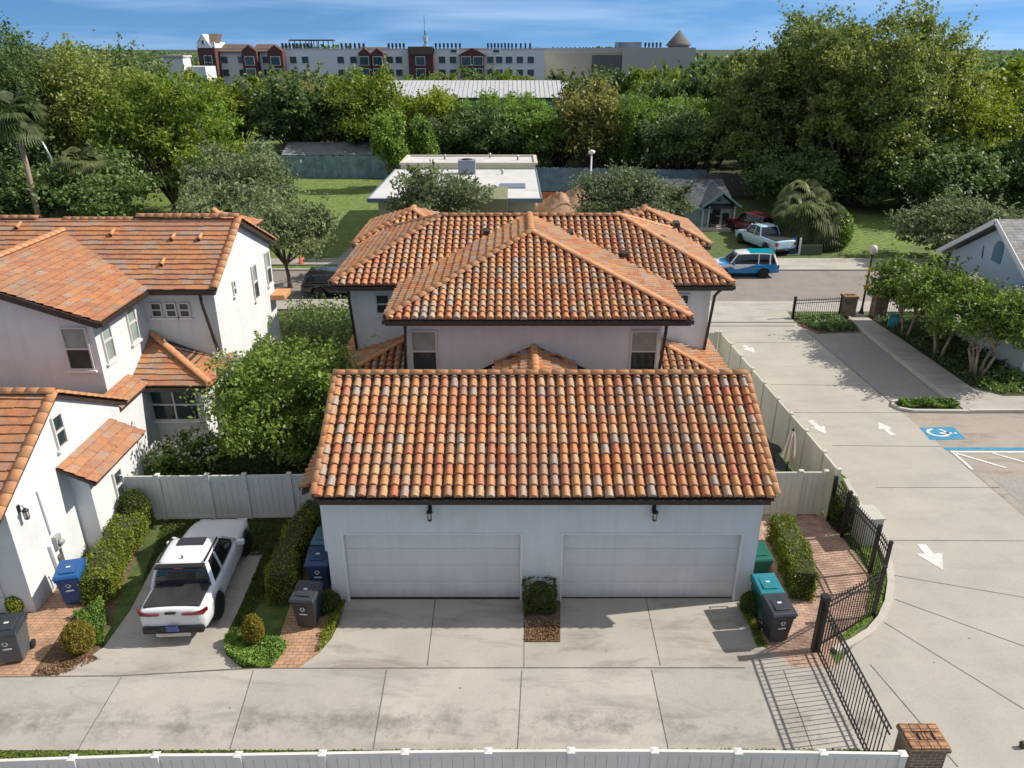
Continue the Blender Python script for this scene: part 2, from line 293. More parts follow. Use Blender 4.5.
# ------------------------------------------------------------------ object helpers
def tag(o, label=None, cat=None, group=None, kind=None):
    if label: o['label'] = label
    if cat: o['category'] = cat
    if group: o['group'] = group
    if kind: o['kind'] = kind
    return o
def thing(name, label, cat, loc=(0, 0, 0), rz=0, group=None):
    o = bpy.data.objects.new(name, None); COL.objects.link(o); o.empty_display_size = .2
    o.location = loc; o.rotation_euler = (0, 0, rz)
    return tag(o, label, cat, group)
def copy_tree(src, loc, rz=0, label=None, scale=None, name=None):
    def rec(o, par):
        c = o.copy(); COL.objects.link(c)
        if par: c.parent = par
        for k in o.children: rec(k, c)
        return c
    c = rec(src, None); c.location = loc; c.rotation_euler = (0, 0, rz)
    if scale: c.scale = scale
    if label: c['label'] = label
    return c
class MB:
    def __init__(s): s.v = []; s.f = []; s.mi = []; s.uv = []; s.sm = []
    def add(s, vs, fs, mi=0, sm=False):
        o = len(s.v); s.v += [tuple(p) for p in vs]
        for f in fs: s.f.append(tuple(i+o for i in f)); s.mi.append(mi); s.sm.append(sm)
        return s
    def box(s, lo, hi, mi=0):
        (a, b, c), (d, e, f) = lo, hi
        return s.add([(a,b,c),(d,b,c),(d,e,c),(a,e,c),(a,b,f),(d,b,f),(d,e,f),(a,e,f)],
                     [(0,3,2,1),(4,5,6,7),(0,1,5,4),(1,2,6,5),(2,3,7,6),(3,0,4,7)], mi)
    def obox(s, c, ax, ay, az, hx, hy, hz, mi=0):
        c = Vector(c); ax = Vector(ax)*hx; ay = Vector(ay)*hy; az = Vector(az)*hz
        P = [c+i*ax+j*ay+k*az for k in (-1, 1) for (i, j) in ((-1,-1),(1,-1),(1,1),(-1,1))]
        return s.add(P, [(0,3,2,1),(4,5,6,7),(0,1,5,4),(1,2,6,5),(2,3,7,6),(3,0,4,7)], mi)
    def bar(s, a, b, wd, ht=None, mi=0):
        a = Vector(a); b = Vector(b); d = (b-a); L = d.length
        if L < 1e-6: return s
        d /= L; up = Vector((0,0,1)) if abs(d.z) < .95 else Vector((0,1,0))
        x = d.cross(up).normalized(); y = x.cross(d)
        return s.obox((a+b)/2, x, d, y, wd/2, L/2, (ht or wd)/2, mi)
    def prism(s, poly, z0, z1, mi=0):
        n = len(poly); V = [(p[0], p[1], z0) for p in poly]+[(p[0], p[1], z1) for p in poly]
        return s.add(V, [tuple(range(n-1, -1, -1)), tuple(range(n, 2*n))]+[(i, (i+1) % n, n+(i+1) % n, n+i) for i in range(n)], mi)
    def extr(s, poly3, d, mi=0):
        n = len(poly3); d = Vector(d); V = [Vector(p) for p in poly3]; V += [p+d for p in V]
        return s.add(V, [tuple(range(n-1, -1, -1)), tuple(range(n, 2*n))]+[(i, (i+1) % n, n+(i+1) % n, n+i) for i in range(n)], mi)
    def tube(s, pts, rad, seg=8, mi=0, sm=True):
        pts = [Vector(p) for p in pts]; n = len(pts)
        if not hasattr(rad, '__len__'): rad = [rad]*n
        V = []; F = []
        pv = None
        for i, p in enumerate(pts):
            d = (pts[min(i+1, n-1)]-pts[max(i-1, 0)]).normalized()
            if pv is None:
                up = Vector((0,0,1)) if abs(d.z) < .9 else Vector((1,0,0)); x = d.cross(up).normalized()
            else: x = (pv-d*pv.dot(d)).normalized()
            pv = x; y = d.cross(x)
            for k in range(seg):
                a = 2*pi*k/seg; V.append(p+(x*cos(a)+y*sin(a))*rad[i])
        for i in range(n-1):
            for k in range(seg): F.append((i*seg+k, i*seg+(k+1) % seg, (i+1)*seg+(k+1) % seg, (i+1)*seg+k))
        F.append(tuple(range(seg-1, -1, -1))); F.append(tuple((n-1)*seg+k for k in range(seg)))
        return s.add(V, F, mi, sm)
    def lathe(s, prof, c=(0,0,0), seg=20, mi=0, axis='z', sm=True):
        V = []; F = []; n = len(prof); c = Vector(c)
        for r, h in prof:
            for k in range(seg):
                a = 2*pi*k/seg; x, y = r*cos(a), r*sin(a)
                V.append(c+(Vector((x, y, h)) if axis == 'z' else Vector((x, h, y)) if axis == 'y' else Vector((h, x, y))))
        for i in range(n-1):
            for k in range(seg): F.append((i*seg+k, i*seg+(k+1) % seg, (i+1)*seg+(k+1) % seg, (i+1)*seg+k))
        F.append(tuple(range(seg-1, -1, -1))); F.append(tuple((n-1)*seg+k for k in range(seg)))
        return s.add(V, F, mi, sm)
    def build(s, name, mats, parent=None, bevel=0, recalc=True):
        me = bpy.data.meshes.new(name); me.from_pydata(s.v, [], s.f)
        if not isinstance(mats, (list, tuple)): mats = [mats]
        for m in mats: me.materials.append(m)
        me.polygons.foreach_set('material_index', s.mi); me.polygons.foreach_set('use_smooth', s.sm)
        if recalc:
            b = bmesh.new(); b.from_mesh(me); bmesh.ops.recalc_face_normals(b, faces=b.faces[:]); b.to_mesh(me); b.free()
        me.update()
        o = bpy.data.objects.new(name, me); COL.objects.link(o)
        if parent: o.parent = parent
        if bevel:
            md = o.modifiers.new('bevel', 'BEVEL'); md.width = bevel; md.segments = 2; md.limit_method = 'ANGLE'; md.angle_limit = radians(40)
        return o
def np_mesh(name, V, nper, mats, parent=None, mi=None):
    """V: (N*nper,3) array, every nper vertices are one face"""
    N = len(V)//nper
    me = bpy.data.meshes.new(name); me.vertices.add(len(V)); me.vertices.foreach_set('co', V.astype(np.float32).ravel())
    me.loops.add(len(V)); me.loops.foreach_set('vertex_index', np.arange(len(V), dtype=np.int32))
    me.polygons.add(N); me.polygons.foreach_set('loop_start', np.arange(0, len(V), nper, dtype=np.int32))
    try: me.polygons.foreach_set('loop_total', np.full(N, nper, dtype=np.int32))
    except Exception: pass
    if not isinstance(mats, (list, tuple)): mats = [mats]
    for m in mats: me.materials.append(m)
    if mi is not None: me.polygons.foreach_set('material_index', mi.astype(np.int32))
    me.update(calc_edges=True); me.validate()
    o = bpy.data.objects.new(name, me); COL.objects.link(o)
    if parent: o.parent = parent
    return o
def sheet(name, pts, z, m, hgt=0.0, kind='structure'):
    """flat sheet (or thin slab) from ground outline"""
    b = bmesh.new(); vs = [b.verts.new((p[0], p[1], z)) for p in pts]
    f = b.faces.new(vs); f.normal_update()
    if f.normal.z < 0: f.normal_flip()
    if hgt:
        r = bmesh.ops.extrude_face_region(b, geom=[f]); 
        bmesh.ops.translate(b, verts=[e for e in r['geom'] if isinstance(e, bmesh.types.BMVert)], vec=(0, 0, hgt))
        bmesh.ops.recalc_face_normals(b, faces=b.faces[:])
    bmesh.ops.triangulate(b, faces=[f for f in b.faces if len(f.verts) > 4])
    me = bpy.data.meshes.new(name); b.to_mesh(me); b.free(); me.materials.append(m)
    o = bpy.data.objects.new(name, me); COL.objects.link(o)
    if kind: o['kind'] = kind
    return o
def gp(*pp): return [G(x, y) for x, y in pp]

# ------------------------------------------------------------------ leaves
def leaf_quads(P, size, rng, up=.35, aspect=.55, var=.35):
    n = len(P)
    a = rng.normal(size=(n, 3)); a /= np.linalg.norm(a, axis=1, keepdims=True)
    b = rng.normal(size=(n, 3)); b[:, 2] += up*3
    nn = np.cross(a, b); nn /= np.linalg.norm(nn, axis=1, keepdims=True)+1e-9
    s = size*(1+var*rng.uniform(-1, 1, size=(n, 1)))
    A = a*s*.5; B = nn*s*.5*aspect
    V = np.empty((n, 4, 3)); V[:, 0] = P-A; V[:, 1] = P+B; V[:, 2] = P+A; V[:, 3] = P-B
    return V.reshape(-1, 3)
def crown_points(rng, rad, h0, h1, nl, nclump, nleaf, sig=.11, flip=.75):
    """uneven crown of lobes; returns clump centres and leaf points (crown from height h0 to h1)"""
    hc = (h0+h1)/2; hh = (h1-h0)/2
    L = []
    for i in range(nl):
        ang = 2.399*i+rng.uniform(-.5, .5); t = (i+.5)/nl
        zz = -.55+1.25*t+rng.uniform(-.12, .12)
        rr = .62*sqrt(max(.05, 1-min(.95, abs(zz))**2))*rng.uniform(.75, 1.1)
        L.append((rr*cos(ang), rr*sin(ang), zz*.72, rng.uniform(.26, .42)))
    L.append((0, 0, .1, .5))
    L = np.array(L)
    k = rng.choice(len(L), nclump, p=L[:, 3]**2/np.sum(L[:, 3]**2))
    d = rng.normal(size=(nclump, 3)); d /= np.linalg.norm(d, axis=1, keepdims=True)
    d[:, 2] = np.where((d[:, 2] < -.3) & (rng.uniform(size=nclump) < flip), -d[:, 2]*.6, d[:, 2])
    C = L[k, :3]+d*(L[k, 3]*rng.uniform(.7, 1.12, nclump))[:, None]
    per = max(1, nleaf//nclump)
    P = np.repeat(C, per, axis=0)
    cs = np.repeat(rng.uniform(.6, 1.4, nclump), per)[:, None]
    off = rng.normal(size=P.shape)*sig*cs; off[:, 2] *= .7
    P = P+off
    sc = np.array([rad, rad, hh])
    P = P*sc; P[:, 2] += hc
    C2 = C*sc; C2[:, 2] += hc
    return C2, P, L*np.array([rad, rad, hh, 1])+np.array([0, 0, hc, 0])
def trunk_mesh(mb, rng, base_r, h0, lobes, stems=1, spread=.0):
    for s in range(stems):
        a = 2*pi*s/max(1, stems)+rng.uniform(0, .6)
        bx, by = (spread*.25*cos(a), spread*.25*sin(a)) if stems > 1 else (0, 0)
        top = Vector((spread*cos(a), spread*sin(a), h0*1.15)) if stems > 1 else Vector((rng.uniform(-.2, .2), rng.uniform(-.2, .2), h0*1.0))
        mid = Vector((bx, by, 0)).lerp(top, .5)+Vector((rng.uniform(-.08, .08), rng.uniform(-.08, .08), 0))*h0*.4
        r = base_r/(1 if stems == 1 else 1.6)
        mb.tube([(bx, by, -.15), mid, top], [r*1.25, r*.85, r*.7], 8)
        for l in lobes[s::stems]:
            e = Vector(l[:3]); m = top.lerp(e, .5)+Vector((rng.uniform(-.3, .3), rng.uniform(-.3, .3), rng.uniform(.0, .4)))
            mb.tube([top-Vector((0, 0, .1)), m, e], [r*.55, r*.34, r*.14], 6)
def make_tree(name, label, loc, h, rad, lm, h0=.3, nl=9, nclump=110, nleaf=9000, leaf=.22, seed=1, cat='tree', group=None, bark=None, trunk=None, stems=1, spread=0, flowers=0, sig=.11, rz=0, flip=.75, side=None):
    rng = np.random.default_rng(seed)
    t = thing(name, label, cat, loc, rz, group)
    C, P, L = crown_points(rng, rad, h*h0, h*.97, nl, nclump, nleaf, sig, flip)
    # free shoots that break the outline
    ns_ = max(10, nclump//4); cen = np.array([0, 0, h*(h0+.97)/2]); src = C[rng.integers(0, len(C), ns_)]
    dr = (src-cen)/np.array([rad, rad, h*.5]); dr /= np.linalg.norm(dr, axis=1, keepdims=True)+1e-6; dr[:, 2] += .35; dr += rng.normal(size=dr.shape)*.25
    m_ = 26; tt = rng.uniform(0, 1, (ns_, m_, 1)); Ls = rad*.30*rng.uniform(.5, 1.2, (ns_, 1, 1))
    SP = src[:, None, :]+dr[:, None, :]*tt*Ls+rng.normal(size=(ns_, m_, 3))*rad*.018
    P = np.concatenate([P, SP.reshape(-1, 3)]); P = P[P[:, 2] > .05]
    V = leaf_quads(P, leaf, rng)
    np_mesh('crown', V, 4, lm, t)
    if flowers:
        idx = [i for i in rng.permutation(len(C)) if C[i][2] > h*.35 and (side is None or C[i][0]*.8-C[i][1]*.6 < side)][:flowers]
        Q = np.concatenate([C[i]+rng.normal(size=(38, 3))*np.array([.11, .11, .13])+np.array([0, 0, .18]) for i in idx])
        np_mesh('blossom', leaf_quads(Q, .09, rng, aspect=.9), 4, L_flower, t)
    mb = MB(); trunk_mesh(mb, rng, trunk or h*.028, h*h0*1.1, [l for l in L], stems, spread)
    mb.build('trunk', bark or M_bark, t)
    return t
def shell_leaves(rng, samp, n, size, jit=.05):
    P = samp(n)+rng.normal(size=(n, 3))*jit
    return leaf_quads(P, size, rng, up=.3, aspect=.6)
def hedge(name, label, path, wd, h, lm, seed=1, n=9000, leaf=.06, cat='hedge', z0=0.0, taper=.92):
    """clipped hedge along a path: shell of leaves round a twiggy core"""
    rng = np.random.default_rng(seed)
    pts = [Vector((p[0], p[1], 0)) for p in path]; org = pts[0].copy()
    seg = [(pts[i], pts[i+1], (pts[i+1]-pts[i]).length) for i in range(len(pts)-1)]
    tot = sum(s[2] for s in seg)
    t = thing(name, label, cat, (org.x, org.y, z0))
    mb = MB()
    for a, b, L in seg:
        d = (b-a)/L; x = Vector((d.y, -d.x, 0)); c = (a+b)/2-org
        mb.obox((c.x, c.y, (h-.06)/2), x, d, (0, 0, 1), wd/2-.05, L/2-.02, (h-.06)/2)
    mb.build('stems', M_bark2, t)
    def samp(n):
        out = []
        per = 2*h+wd; area = tot*per+2*wd*h
        for i in range(n):
            if rng.uniform() < 2*wd*h/area:
                a, b, L = seg[0] if rng.uniform() < .5 else seg[-1]
                e = a if (a, b, L) == seg[0] and rng.uniform() < .99 and (len(seg) > 1 or rng.uniform() < .5) else b
                if len(seg) > 1: e = seg[0][0] if rng.uniform() < .5 else seg[-1][1]
                if len(seg) > 1 and e == seg[-1][1]: a, b, L = seg[-1]
                elif len(seg) > 1: a, b, L = seg[0]
                d = (b-a)/L; x = Vector((d.y, -d.x, 0))
                p = e+x*rng.uniform(-.5, .5)*wd; z = rng.uniform(0, h)
            else:
                q = rng.uniform(0, tot)
                for a, b, L in seg:
                    if q <= L: break
                    q -= L
                d = (b-a)/L; x = Vector((d.y, -d.x, 0)); u = rng.uniform(0, per)
                if u < h: o, z = -wd/2, u
                elif u < h+wd: o, z = u-h-wd/2, h
                else: o, z = wd/2, u-h-wd
                p = a+d*min(q, L)+x*o
            k = 1-(1-taper)*z/h
            bump = .035*sin(p.x*5+p.y*3)+.03*sin(p.y*9-z*4)
            out.append((p.x-org.x+bump, p.y-org.y+bump, z*k+.03*sin(p.x*4)*sin(p.y*4)))
        return np.array(out)
    np_mesh('foliage', shell_leaves(rng, samp, n, leaf, .04), 4, lm, t)
    return t
M_bark2 = pm('hedge_twigs', (.03, .04, .012), (.05, .055, .02), 8, 1)
def shrub(name, label, loc, r, h, lm, seed=1, n=2500, leaf=.06, cat='shrub', square=1.0, cone=0, group=None):
    rng = np.random.default_rng(seed); t = thing(name, label, cat, loc, 0, group)
    def samp(n, k=1.0):
        d = rng.normal(size=(n, 3)); d /= np.linalg.norm(d, axis=1, keepdims=True)
        if square != 1: d = np.sign(d)*np.abs(d)**square; d /= np.maximum(1e-6, np.max(np.abs(d), axis=1, keepdims=True))**.6
        zz = (d[:, 2]+1)/2
        rr = r*(1-cone*zz)
        w_ = 1+.07*np.sin(d[:, 0]*6+seed)*np.sin(d[:, 1]*5)
        return np.stack([d[:, 0]*rr*w_*k, d[:, 1]*rr*w_*k, zz*h*k+.02], 1)
    mb = MB(); mb.lathe([(r*.3, 0), (r*.82, h*.25), (r*.8*(1-cone*.5), h*.55), (r*.5*(1-cone), h*.85), (.02, h*.92)], seg=10); mb.build('stems', M_bark2, t)
    P = samp(n)+rng.normal(size=(n, 3))*r*.06
    np_mesh('foliage', leaf_quads(P, leaf, rng, aspect=.6), 4, lm, t)
    return t
def patch(name, label, poly, n, size, lm, seed, hmax=.25, z=0.02, clump=True):
    """low leafy ground cover within an outline"""
    rng = np.random.default_rng(seed); P = []
    xs = [p[0] for p in poly]; ys = [p[1] for p in poly]
    def inside(x, y):
        c = False; j = len(poly)-1
        for i in range(len(poly)):
            if (poly[i][1] > y) != (poly[j][1] > y) and x < (poly[j][0]-poly[i][0])*(y-poly[i][1])/(poly[j][1]-poly[i][1])+poly[i][0]: c = not c
            j = i
        return c
    while len(P) < n:
        x = rng.uniform(min(xs), max(xs)); y = rng.uniform(min(ys), max(ys))
        if inside(x, y):
            hh = hmax*(.55+.45*sin(x*5.1+seed)*sin(y*4.3)) if clump else hmax
            P.append((x, y, z+abs(hh)*rng.uniform(.2, 1)))
    o = np_mesh(name, leaf_quads(np.array(P), size, rng, up=.6, aspect=.6), 4, lm)
    return tag(o, label, None, None, 'stuff')

# ------------------------------------------------------------------ tiled roofs
TSEED = [0]
def clip_bm(b, P, nrm, grow=0.0, skip=()):
    n = len(P)
    for i in range(n):
        if i in skip: continue
        a, c = Vector(P[i]), Vector(P[(i+1) % n]); e = (c-a).normalized(); out = e.cross(nrm)
        bmesh.ops.bisect_plane(b, geom=b.verts[:]+b.edges[:]+b.faces[:], plane_co=a+out*grow, plane_no=out, clear_outer=True, dist=1e-5)
def roof_plane(pts, parent, kind='barrel', mat=None, name='tile_field', W=.27, E=.315, thick=.16, skip_clip=()):
    """pts: convex outline, first edge = eave, counter-clockwise seen from outside. Real tiles over a solid deck."""
    P = [Vector(p) for p in pts]
    u = (P[1]-P[0]).normalized(); nrm = None
    for q in P[2:]:
        nrm = u.cross(q-P[0])
        if nrm.length > 1e-4: break
    nrm.normalize()
    if nrm.z < 0: nrm = -nrm
    v = nrm.cross(u)
    # deck
    d = MB(); n = len(P); lo = [p-nrm*.012 for p in P]; dn = [Vector((p.x, p.y, p.z-thick)) for p in P]
    d.add(lo+dn, [tuple(range(n)), tuple(range(2*n-1, n-1, -1))]+[(i, i+n, (i+1) % n+n, (i+1) % n) for i in range(n)])
    d.build('roof_deck', M_deck, parent)
    us = [(p-P[0]).dot(u) for p in P]; vs = [(p-P[0]).dot(v) for p in P]
    u0, u1, v1 = min(us), max(us), max(vs)
    nc = int((u1-u0)/W)+2; nr = int(v1/E)+2
    TSEED[0] += 37; sd = TSEED[0]; rng = random.Random(sd)
    V = []; F = []; UV = []; MI = []
    K = 10 if kind == 'barrel' else 1
    for r in range(nr):
        va = r*E-.05; vb = va+E+.03
        off = (0 if kind == 'barrel' else (r % 2)*.5*W)
        for c in range(-1, nc):
            ua = u0+c*W+off+(W*.14 if kind == 'barrel' else 0); jz = rng.uniform(-.004, .006); jv = rng.uniform(-.018, .018); ua += rng.uniform(-.006, .006)
            if kind == 'barrel':
                prof = []
                for k in range(K+1):
                    s = (k/(K-1)*.76 if k < K else 1.0) if K > 1 else k
                    if k < K: prof.append((s, .100*sin(pi*s/.76)**.60 if 0 < k < K-1 else .002))
                    else: prof.append((s, .002))
            else: prof = [(0.004, .02), (.996, .02)]
            lift = .062 if kind == 'barrel' else .042
            o = len(V)
            for s, h in prof: V.append(P[0]+u*(ua+s*W)+v*(va+jv)+nrm*(0.0 if kind != 'barrel' else h*.35))
            for s, h in prof: V.append(P[0]+u*(ua+s*W)+v*(va+jv)+nrm*(h+lift+jz))
            for s, h in prof: V.append(P[0]+u*(ua+s*W)+v*vb+nrm*(h+jz*.5))
            m = len(prof)
            for k in range(m-1):
                F.append((o+k, o+k+1, o+m+k+1, o+m+k)); F.append((o+m+k, o+m+k+1, o+2*m+k+1, o+2*m+k))
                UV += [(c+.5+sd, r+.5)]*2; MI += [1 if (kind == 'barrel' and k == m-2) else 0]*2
            if kind != 'barrel':
                F.append((o, o+m, o+2*m, o)) if False else None
                F.append((o, o+m, o+2*m)); F.append((o+m-1, o+3*m-1, o+2*m-1)); UV += [(c+.5+sd, r+.5)]*2; MI += [0, 0]
    b = bmesh.new(); bv = [b.verts.new(q) for q in V]; ul = b.loops.layers.uv.new('UVMap')
    for f, q, mi_ in zip(F, UV, MI):
        ff = b.faces.new([bv[i] for i in f]); ff.material_index = mi_
        ff.smooth = True
        for l in ff.loops: l[ul].uv = q
    clip_bm(b, P, nrm, 0.0, (0,)+tuple(skip_clip))
    # harden lips
    for e in b.edges:
        if len(e.link_faces) == 2 and e.link_faces[0].normal.angle(e.link_faces[1].normal, 0) > .9: e.smooth = False
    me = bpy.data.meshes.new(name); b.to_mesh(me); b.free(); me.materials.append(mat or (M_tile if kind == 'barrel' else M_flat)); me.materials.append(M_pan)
    o = bpy.data.objects.new(name, me); COL.objects.link(o); o.parent = parent
    return o
def ridge_caps(a, b, parent, r=.14, L=.36, m=None, name='ridge_cap', flat=.62):
    up_ = .085 if r < .145 else .0
    a = Vector(a)+Vector((0, 0, up_)); b = Vector(b)+Vector((0, 0, up_)); D = b-a; n = max(1, round(D.length/L)); d = D.normalized(); st = D.length/n
    side = d.cross(Vector((0, 0, 1))).normalized(); up = side.cross(d)
    mb = MB(); K = 8
    for i in range(n):
        p = a+d*(i*st-.03); q = a+d*((i+1)*st+.03)
        r0, r1 = r*1.06, r*.96
        V = []
        for (c, rr, l) in ((p, r0, .012), (q, r1, -.004)):
            for k in range(K+1):
                t = pi*k/K; V.append(c+side*rr*cos(t)+up*(rr*flat*sin(t)+l-.035))
        for k in range(K+1):
            t = pi*k/K; V.append(p+side*(r0-.03)*cos(t)+up*((r0-.03)*flat*sin(t)-.035))
        F = [(k, k+1, K+1+k+1, K+1+k) for k in range(K)]+[(k, 2*(K+1)+k, 2*(K+1)+k+1, k+1) for k in range(K)]
        mb.add(V, F, 0, True)
    o = mb.build(name, m or M_cap, parent, recalc=False)
    return o
def gutter(a, b, parent, dz=-.12, w_=.13, out=(0, -1, 0)):
    a = Vector(a); b = Vector(b); o = Vector(out)*.06
    mb = MB(); mb.bar(a+o+Vector((0, 0, dz)), b+o+Vector((0, 0, dz)), w_, .14); return mb.build('gutter', M_gut, parent, .01)
def downspout(top, bot, parent, kick=(0, 0, 0)):
    t = Vector(top); b_ = Vector(bot); k = Vector(kick); mb = MB()
    pts = [t, t+k*.5+Vector((0, 0, -.12)), t+k+Vector((0, 0, -.28)), b_]
    for i in range(3): mb.bar(pts[i], pts[i+1]+(pts[i+1]-pts[i]).normalized()*.03, .09, .08)
    return mb.build('downspout', M_gut, parent)
def window(parent, c, nrm, wd, ht, up_mat=None, lo_mat=None, vert=False, rail=True, sill=True, frame=None, fw=.055, name='window'):
    """double hung window standing proud of a wall; parts: frame > pane, sill"""
    n = Vector(nrm).normalized(); c = Vector(c); x = Vector((0, 0, 1)).cross(n).normalized(); z = Vector((0, 0, 1))
    m = MB()
    for s in (-1, 1): m.obox(c+x*s*(wd/2-fw/2)+n*.03, x, n, z, fw/2, .035, ht/2)
    for s in (-1, 1): m.obox(c+z*s*(ht/2-fw/2)+n*.028, x, n, z, wd/2-fw, .035, fw/2)
    if rail: m.obox(c+n*.03, x, n, z, wd/2-fw, .03, .028)
    if vert: m.obox(c+n*.022, x, n, z, .03, .03, ht/2-fw)
    f = m.build(name, frame or M_frame, parent)
    g = MB(); g.obox(c+z*(ht/4)+n*.004, x, n, z, wd/2-.02, .010, ht/4-.01, 0); g.obox(c-z*(ht/4)+n*.004, x, n, z, wd/2-.02, .010, ht/4-.01, 1)
    g.build('pane', [up_mat or M_blind, lo_mat or M_glass], f)
    if sill:
        s_ = MB(); s_.obox(c-z*(ht/2+.04)+n*.05, x, n, z, wd/2+.06, .06, .035); s_.build('sill', M_trim, f)
    return f
def lantern(parent, c, nrm):
    n = Vector(nrm).normalized(); c = Vector(c); m = MB()
    x = Vector((0, 0, 1)).cross(n)
    m.obox(c+Vector((0, 0, .12))+n*.015, x, n, (0, 0, 1), .05, .015, .11)
    m.tube([c+n*.02+Vector((0, 0, .16)), c+n*.12+Vector((0, 0, .22)), c+n*.17+Vector((0, 0, .12))], .012, 6)
    m.lathe([(.03, .14), (.085, .08), (.09, .06)], c+n*.17, 8); m.lathe([(.06, -.16), (.05, -.19), (.01, -.2)], c+n*.17, 8)
    for k in range(4):
        a = pi/4+k*pi/2; d = Vector((cos(a), sin(a), 0))*.065
        m.bar(c+n*.17+d+Vector((0, 0, .07)), c+n*.17+d*.9+Vector((0, 0, -.17)), .012)
    o = m.build('wall_lantern', M_black, parent)
    g = MB(); g.lathe([(.045, -.15), (.055, 0), (.058, .06)], c+n*.17, 8); g.build('glass_shade', M_lampglass, o)
    return o
M_lampglass = pm('lantern_glass', (.55, .50, .42), None, 1, .15)

# ================================================================== GROUND
def big_ground():
    N = 60; xs = list(np.linspace(-2600, -60, 14))+list(np.linspace(-50, 70, 25))+list(np.linspace(80, 2600, 14))
    ys = list(np.linspace(-60, 130, 30))+list(np.linspace(140, 5000, 18))
    V = [(x, y, 0) for y in ys for x in xs]; nx = len(xs)
    F = [(j*nx+i, j*nx+i+1, (j+1)*nx+i+1, (j+1)*nx+i) for j in range(len(ys)-1) for i in range(nx-1)]
    m = MB(); m.add(V, F); o = m.build('ground', M_grass, recalc=False); o['kind'] = 'structure'
big_ground()
sheet('wood_floor', [(-150, 92), (-26, 92), (-8, 78), (40, 76), (46, 90), (150, 60), (220, 190), (-190, 190)], .004, M_wood_floor)
sheet('lawn_back_left', [(-40, 53.4), (-12.6, 53.4), (-11, 62), (-11, 89), (-40, 90)], .012, M_lawnb)
sheet('lawn_far_left', [(-75, 118), (-38, 112), (-34, 140), (-75, 145)], .012, M_lawnb)
sheet('lawn_back_right', [(24.5, 53.8), (35, 53.8), (40, 84), (25, 84)], .012, M_lawnb)
sheet('bare_lot', [(2.3, 53.5), (12, 53.5), (14, 76), (2.3, 76)], .008, M_dirt)
# street
sheet('street', [(-140, 43.6), (160, 43.6), (160, 50.3), (-140, 50.3)], .016, M_asph)
sheet('kerb_far', [(-140, 50.3), (160, 50.3), (160, 50.55), (-140, 50.55)], 0, M_kerb, .12)
sheet('verge_far', [(-140, 50.55), (-12, 50.55), (-12, 51.6), (-140, 51.6)], .02, M_lawnb)
sheet('sidewalk_far', [(-140, 51.6), (-12, 51.6), (-12, 50.56), (160, 50.56), (160, 53.3), (-140, 53.3)], .03, M_conc, .09)
sheet('kerb_near', [(-140, 43.35), (10.4, 43.35), (10.4, 43.6), (-140, 43.6)], 0, M_kerb, .12)
sheet('sidewalk_near', [(-140, 41.8), (9.6, 41.8), (9.6, 43.3), (-140, 43.3)], .03, M_conc, .08)
sheet('driveway_apron', [(9.8, 39.7), (15.6, 39.7), (15.8, 41.6), (90, 41.6), (90, 43.58), (9.8, 43.58)], .020, M_conc)
# alley and lane (one big slab area), right lane
lane = [(-40, 11.8), (-40, 14.13)]+[(p.x, p.y) for p in gp((0, 677), (120, 676), (256, 668.5), (524, 668), (735, 668))]
sheet('alley', lane+[(6.5, 14.2), (7.9, 14.2), (8.22, 11.8)], .020, M_conc)
lane_r = gp((855.6, 644), (873, 633), (884, 620), (891, 604), (894, 585), (893, 565), (880, 535), (862, 505), (846, 478))
lane_poly = [(8.304, 9.0), (8.226, 11.8), (7.905, 14.2)]+[(p.x, p.y) for p in lane_r]+[(10.15, 30), (9.9, 39.66), (15.66, 39.66), (16.6, 20.5), (17.5, 4), (8.5, 4)]
sheet('lane', lane_poly, .020, M_conc3)
# control joints as narrow strips
def strip(mb, a, b, wd, z=.026):
    a = Vector((a[0], a[1], z)); b = Vector((b[0], b[1], z)); d = (b-a).normalized(); s = Vector((-d.y, d.x, 0))*wd/2
    mb.add([a-s, b-s, b+s, a+s], [(0, 1, 2, 3)])
mj = MB()
for x0, x1 in ((-9.41, -9.38), (-6.3, -6.1), (-3.06, -3.0), (.24, .12), (3.4, 3.38), (6.62, 6.5), (-12.6, -12.6)): strip(mj, (x0, 14.1 if x0 > -8 else 13.9), (x1, 11.82), .018)
strip(mj, (-2.11, 16.95), (-2.08, 14.25), .025); strip(mj, (3.69, 16.95), (3.64, 14.25), .025)
strip(mj, G(0, 677.5), G(120, 676.5), .03); strip(mj, G(120, 676.5), G(256, 669), .03); strip(mj, G(256, 669), G(524, 668.5), .03); strip(mj, G(524, 668.5), G(745, 668.5), .03)
for a, b in (((876, 488), (1000, 488)), ((832, 446), (942, 447)), ((791, 413), (905, 413)), ((890, 541), (1024, 541.5)),):
    strip(mj, G(*a), G(*b), .025)
for a, b in (((894, 576), (1024, 598)), ((895, 600), (1024, 647)), ((884, 623), (1024, 710)), ((870, 665), (958, 768)), ((770, 385), (868, 386)), ((800, 343), (720, 343))): strip(mj, G(*a), G(*b), .02)
strip(mj, G(524, 596), G(524, 668), .02); strip(mj, G(560, 596), G(560, 642), .015)
mj.build('control_joints', M_joint, recalc=False)['kind'] = 'structure'
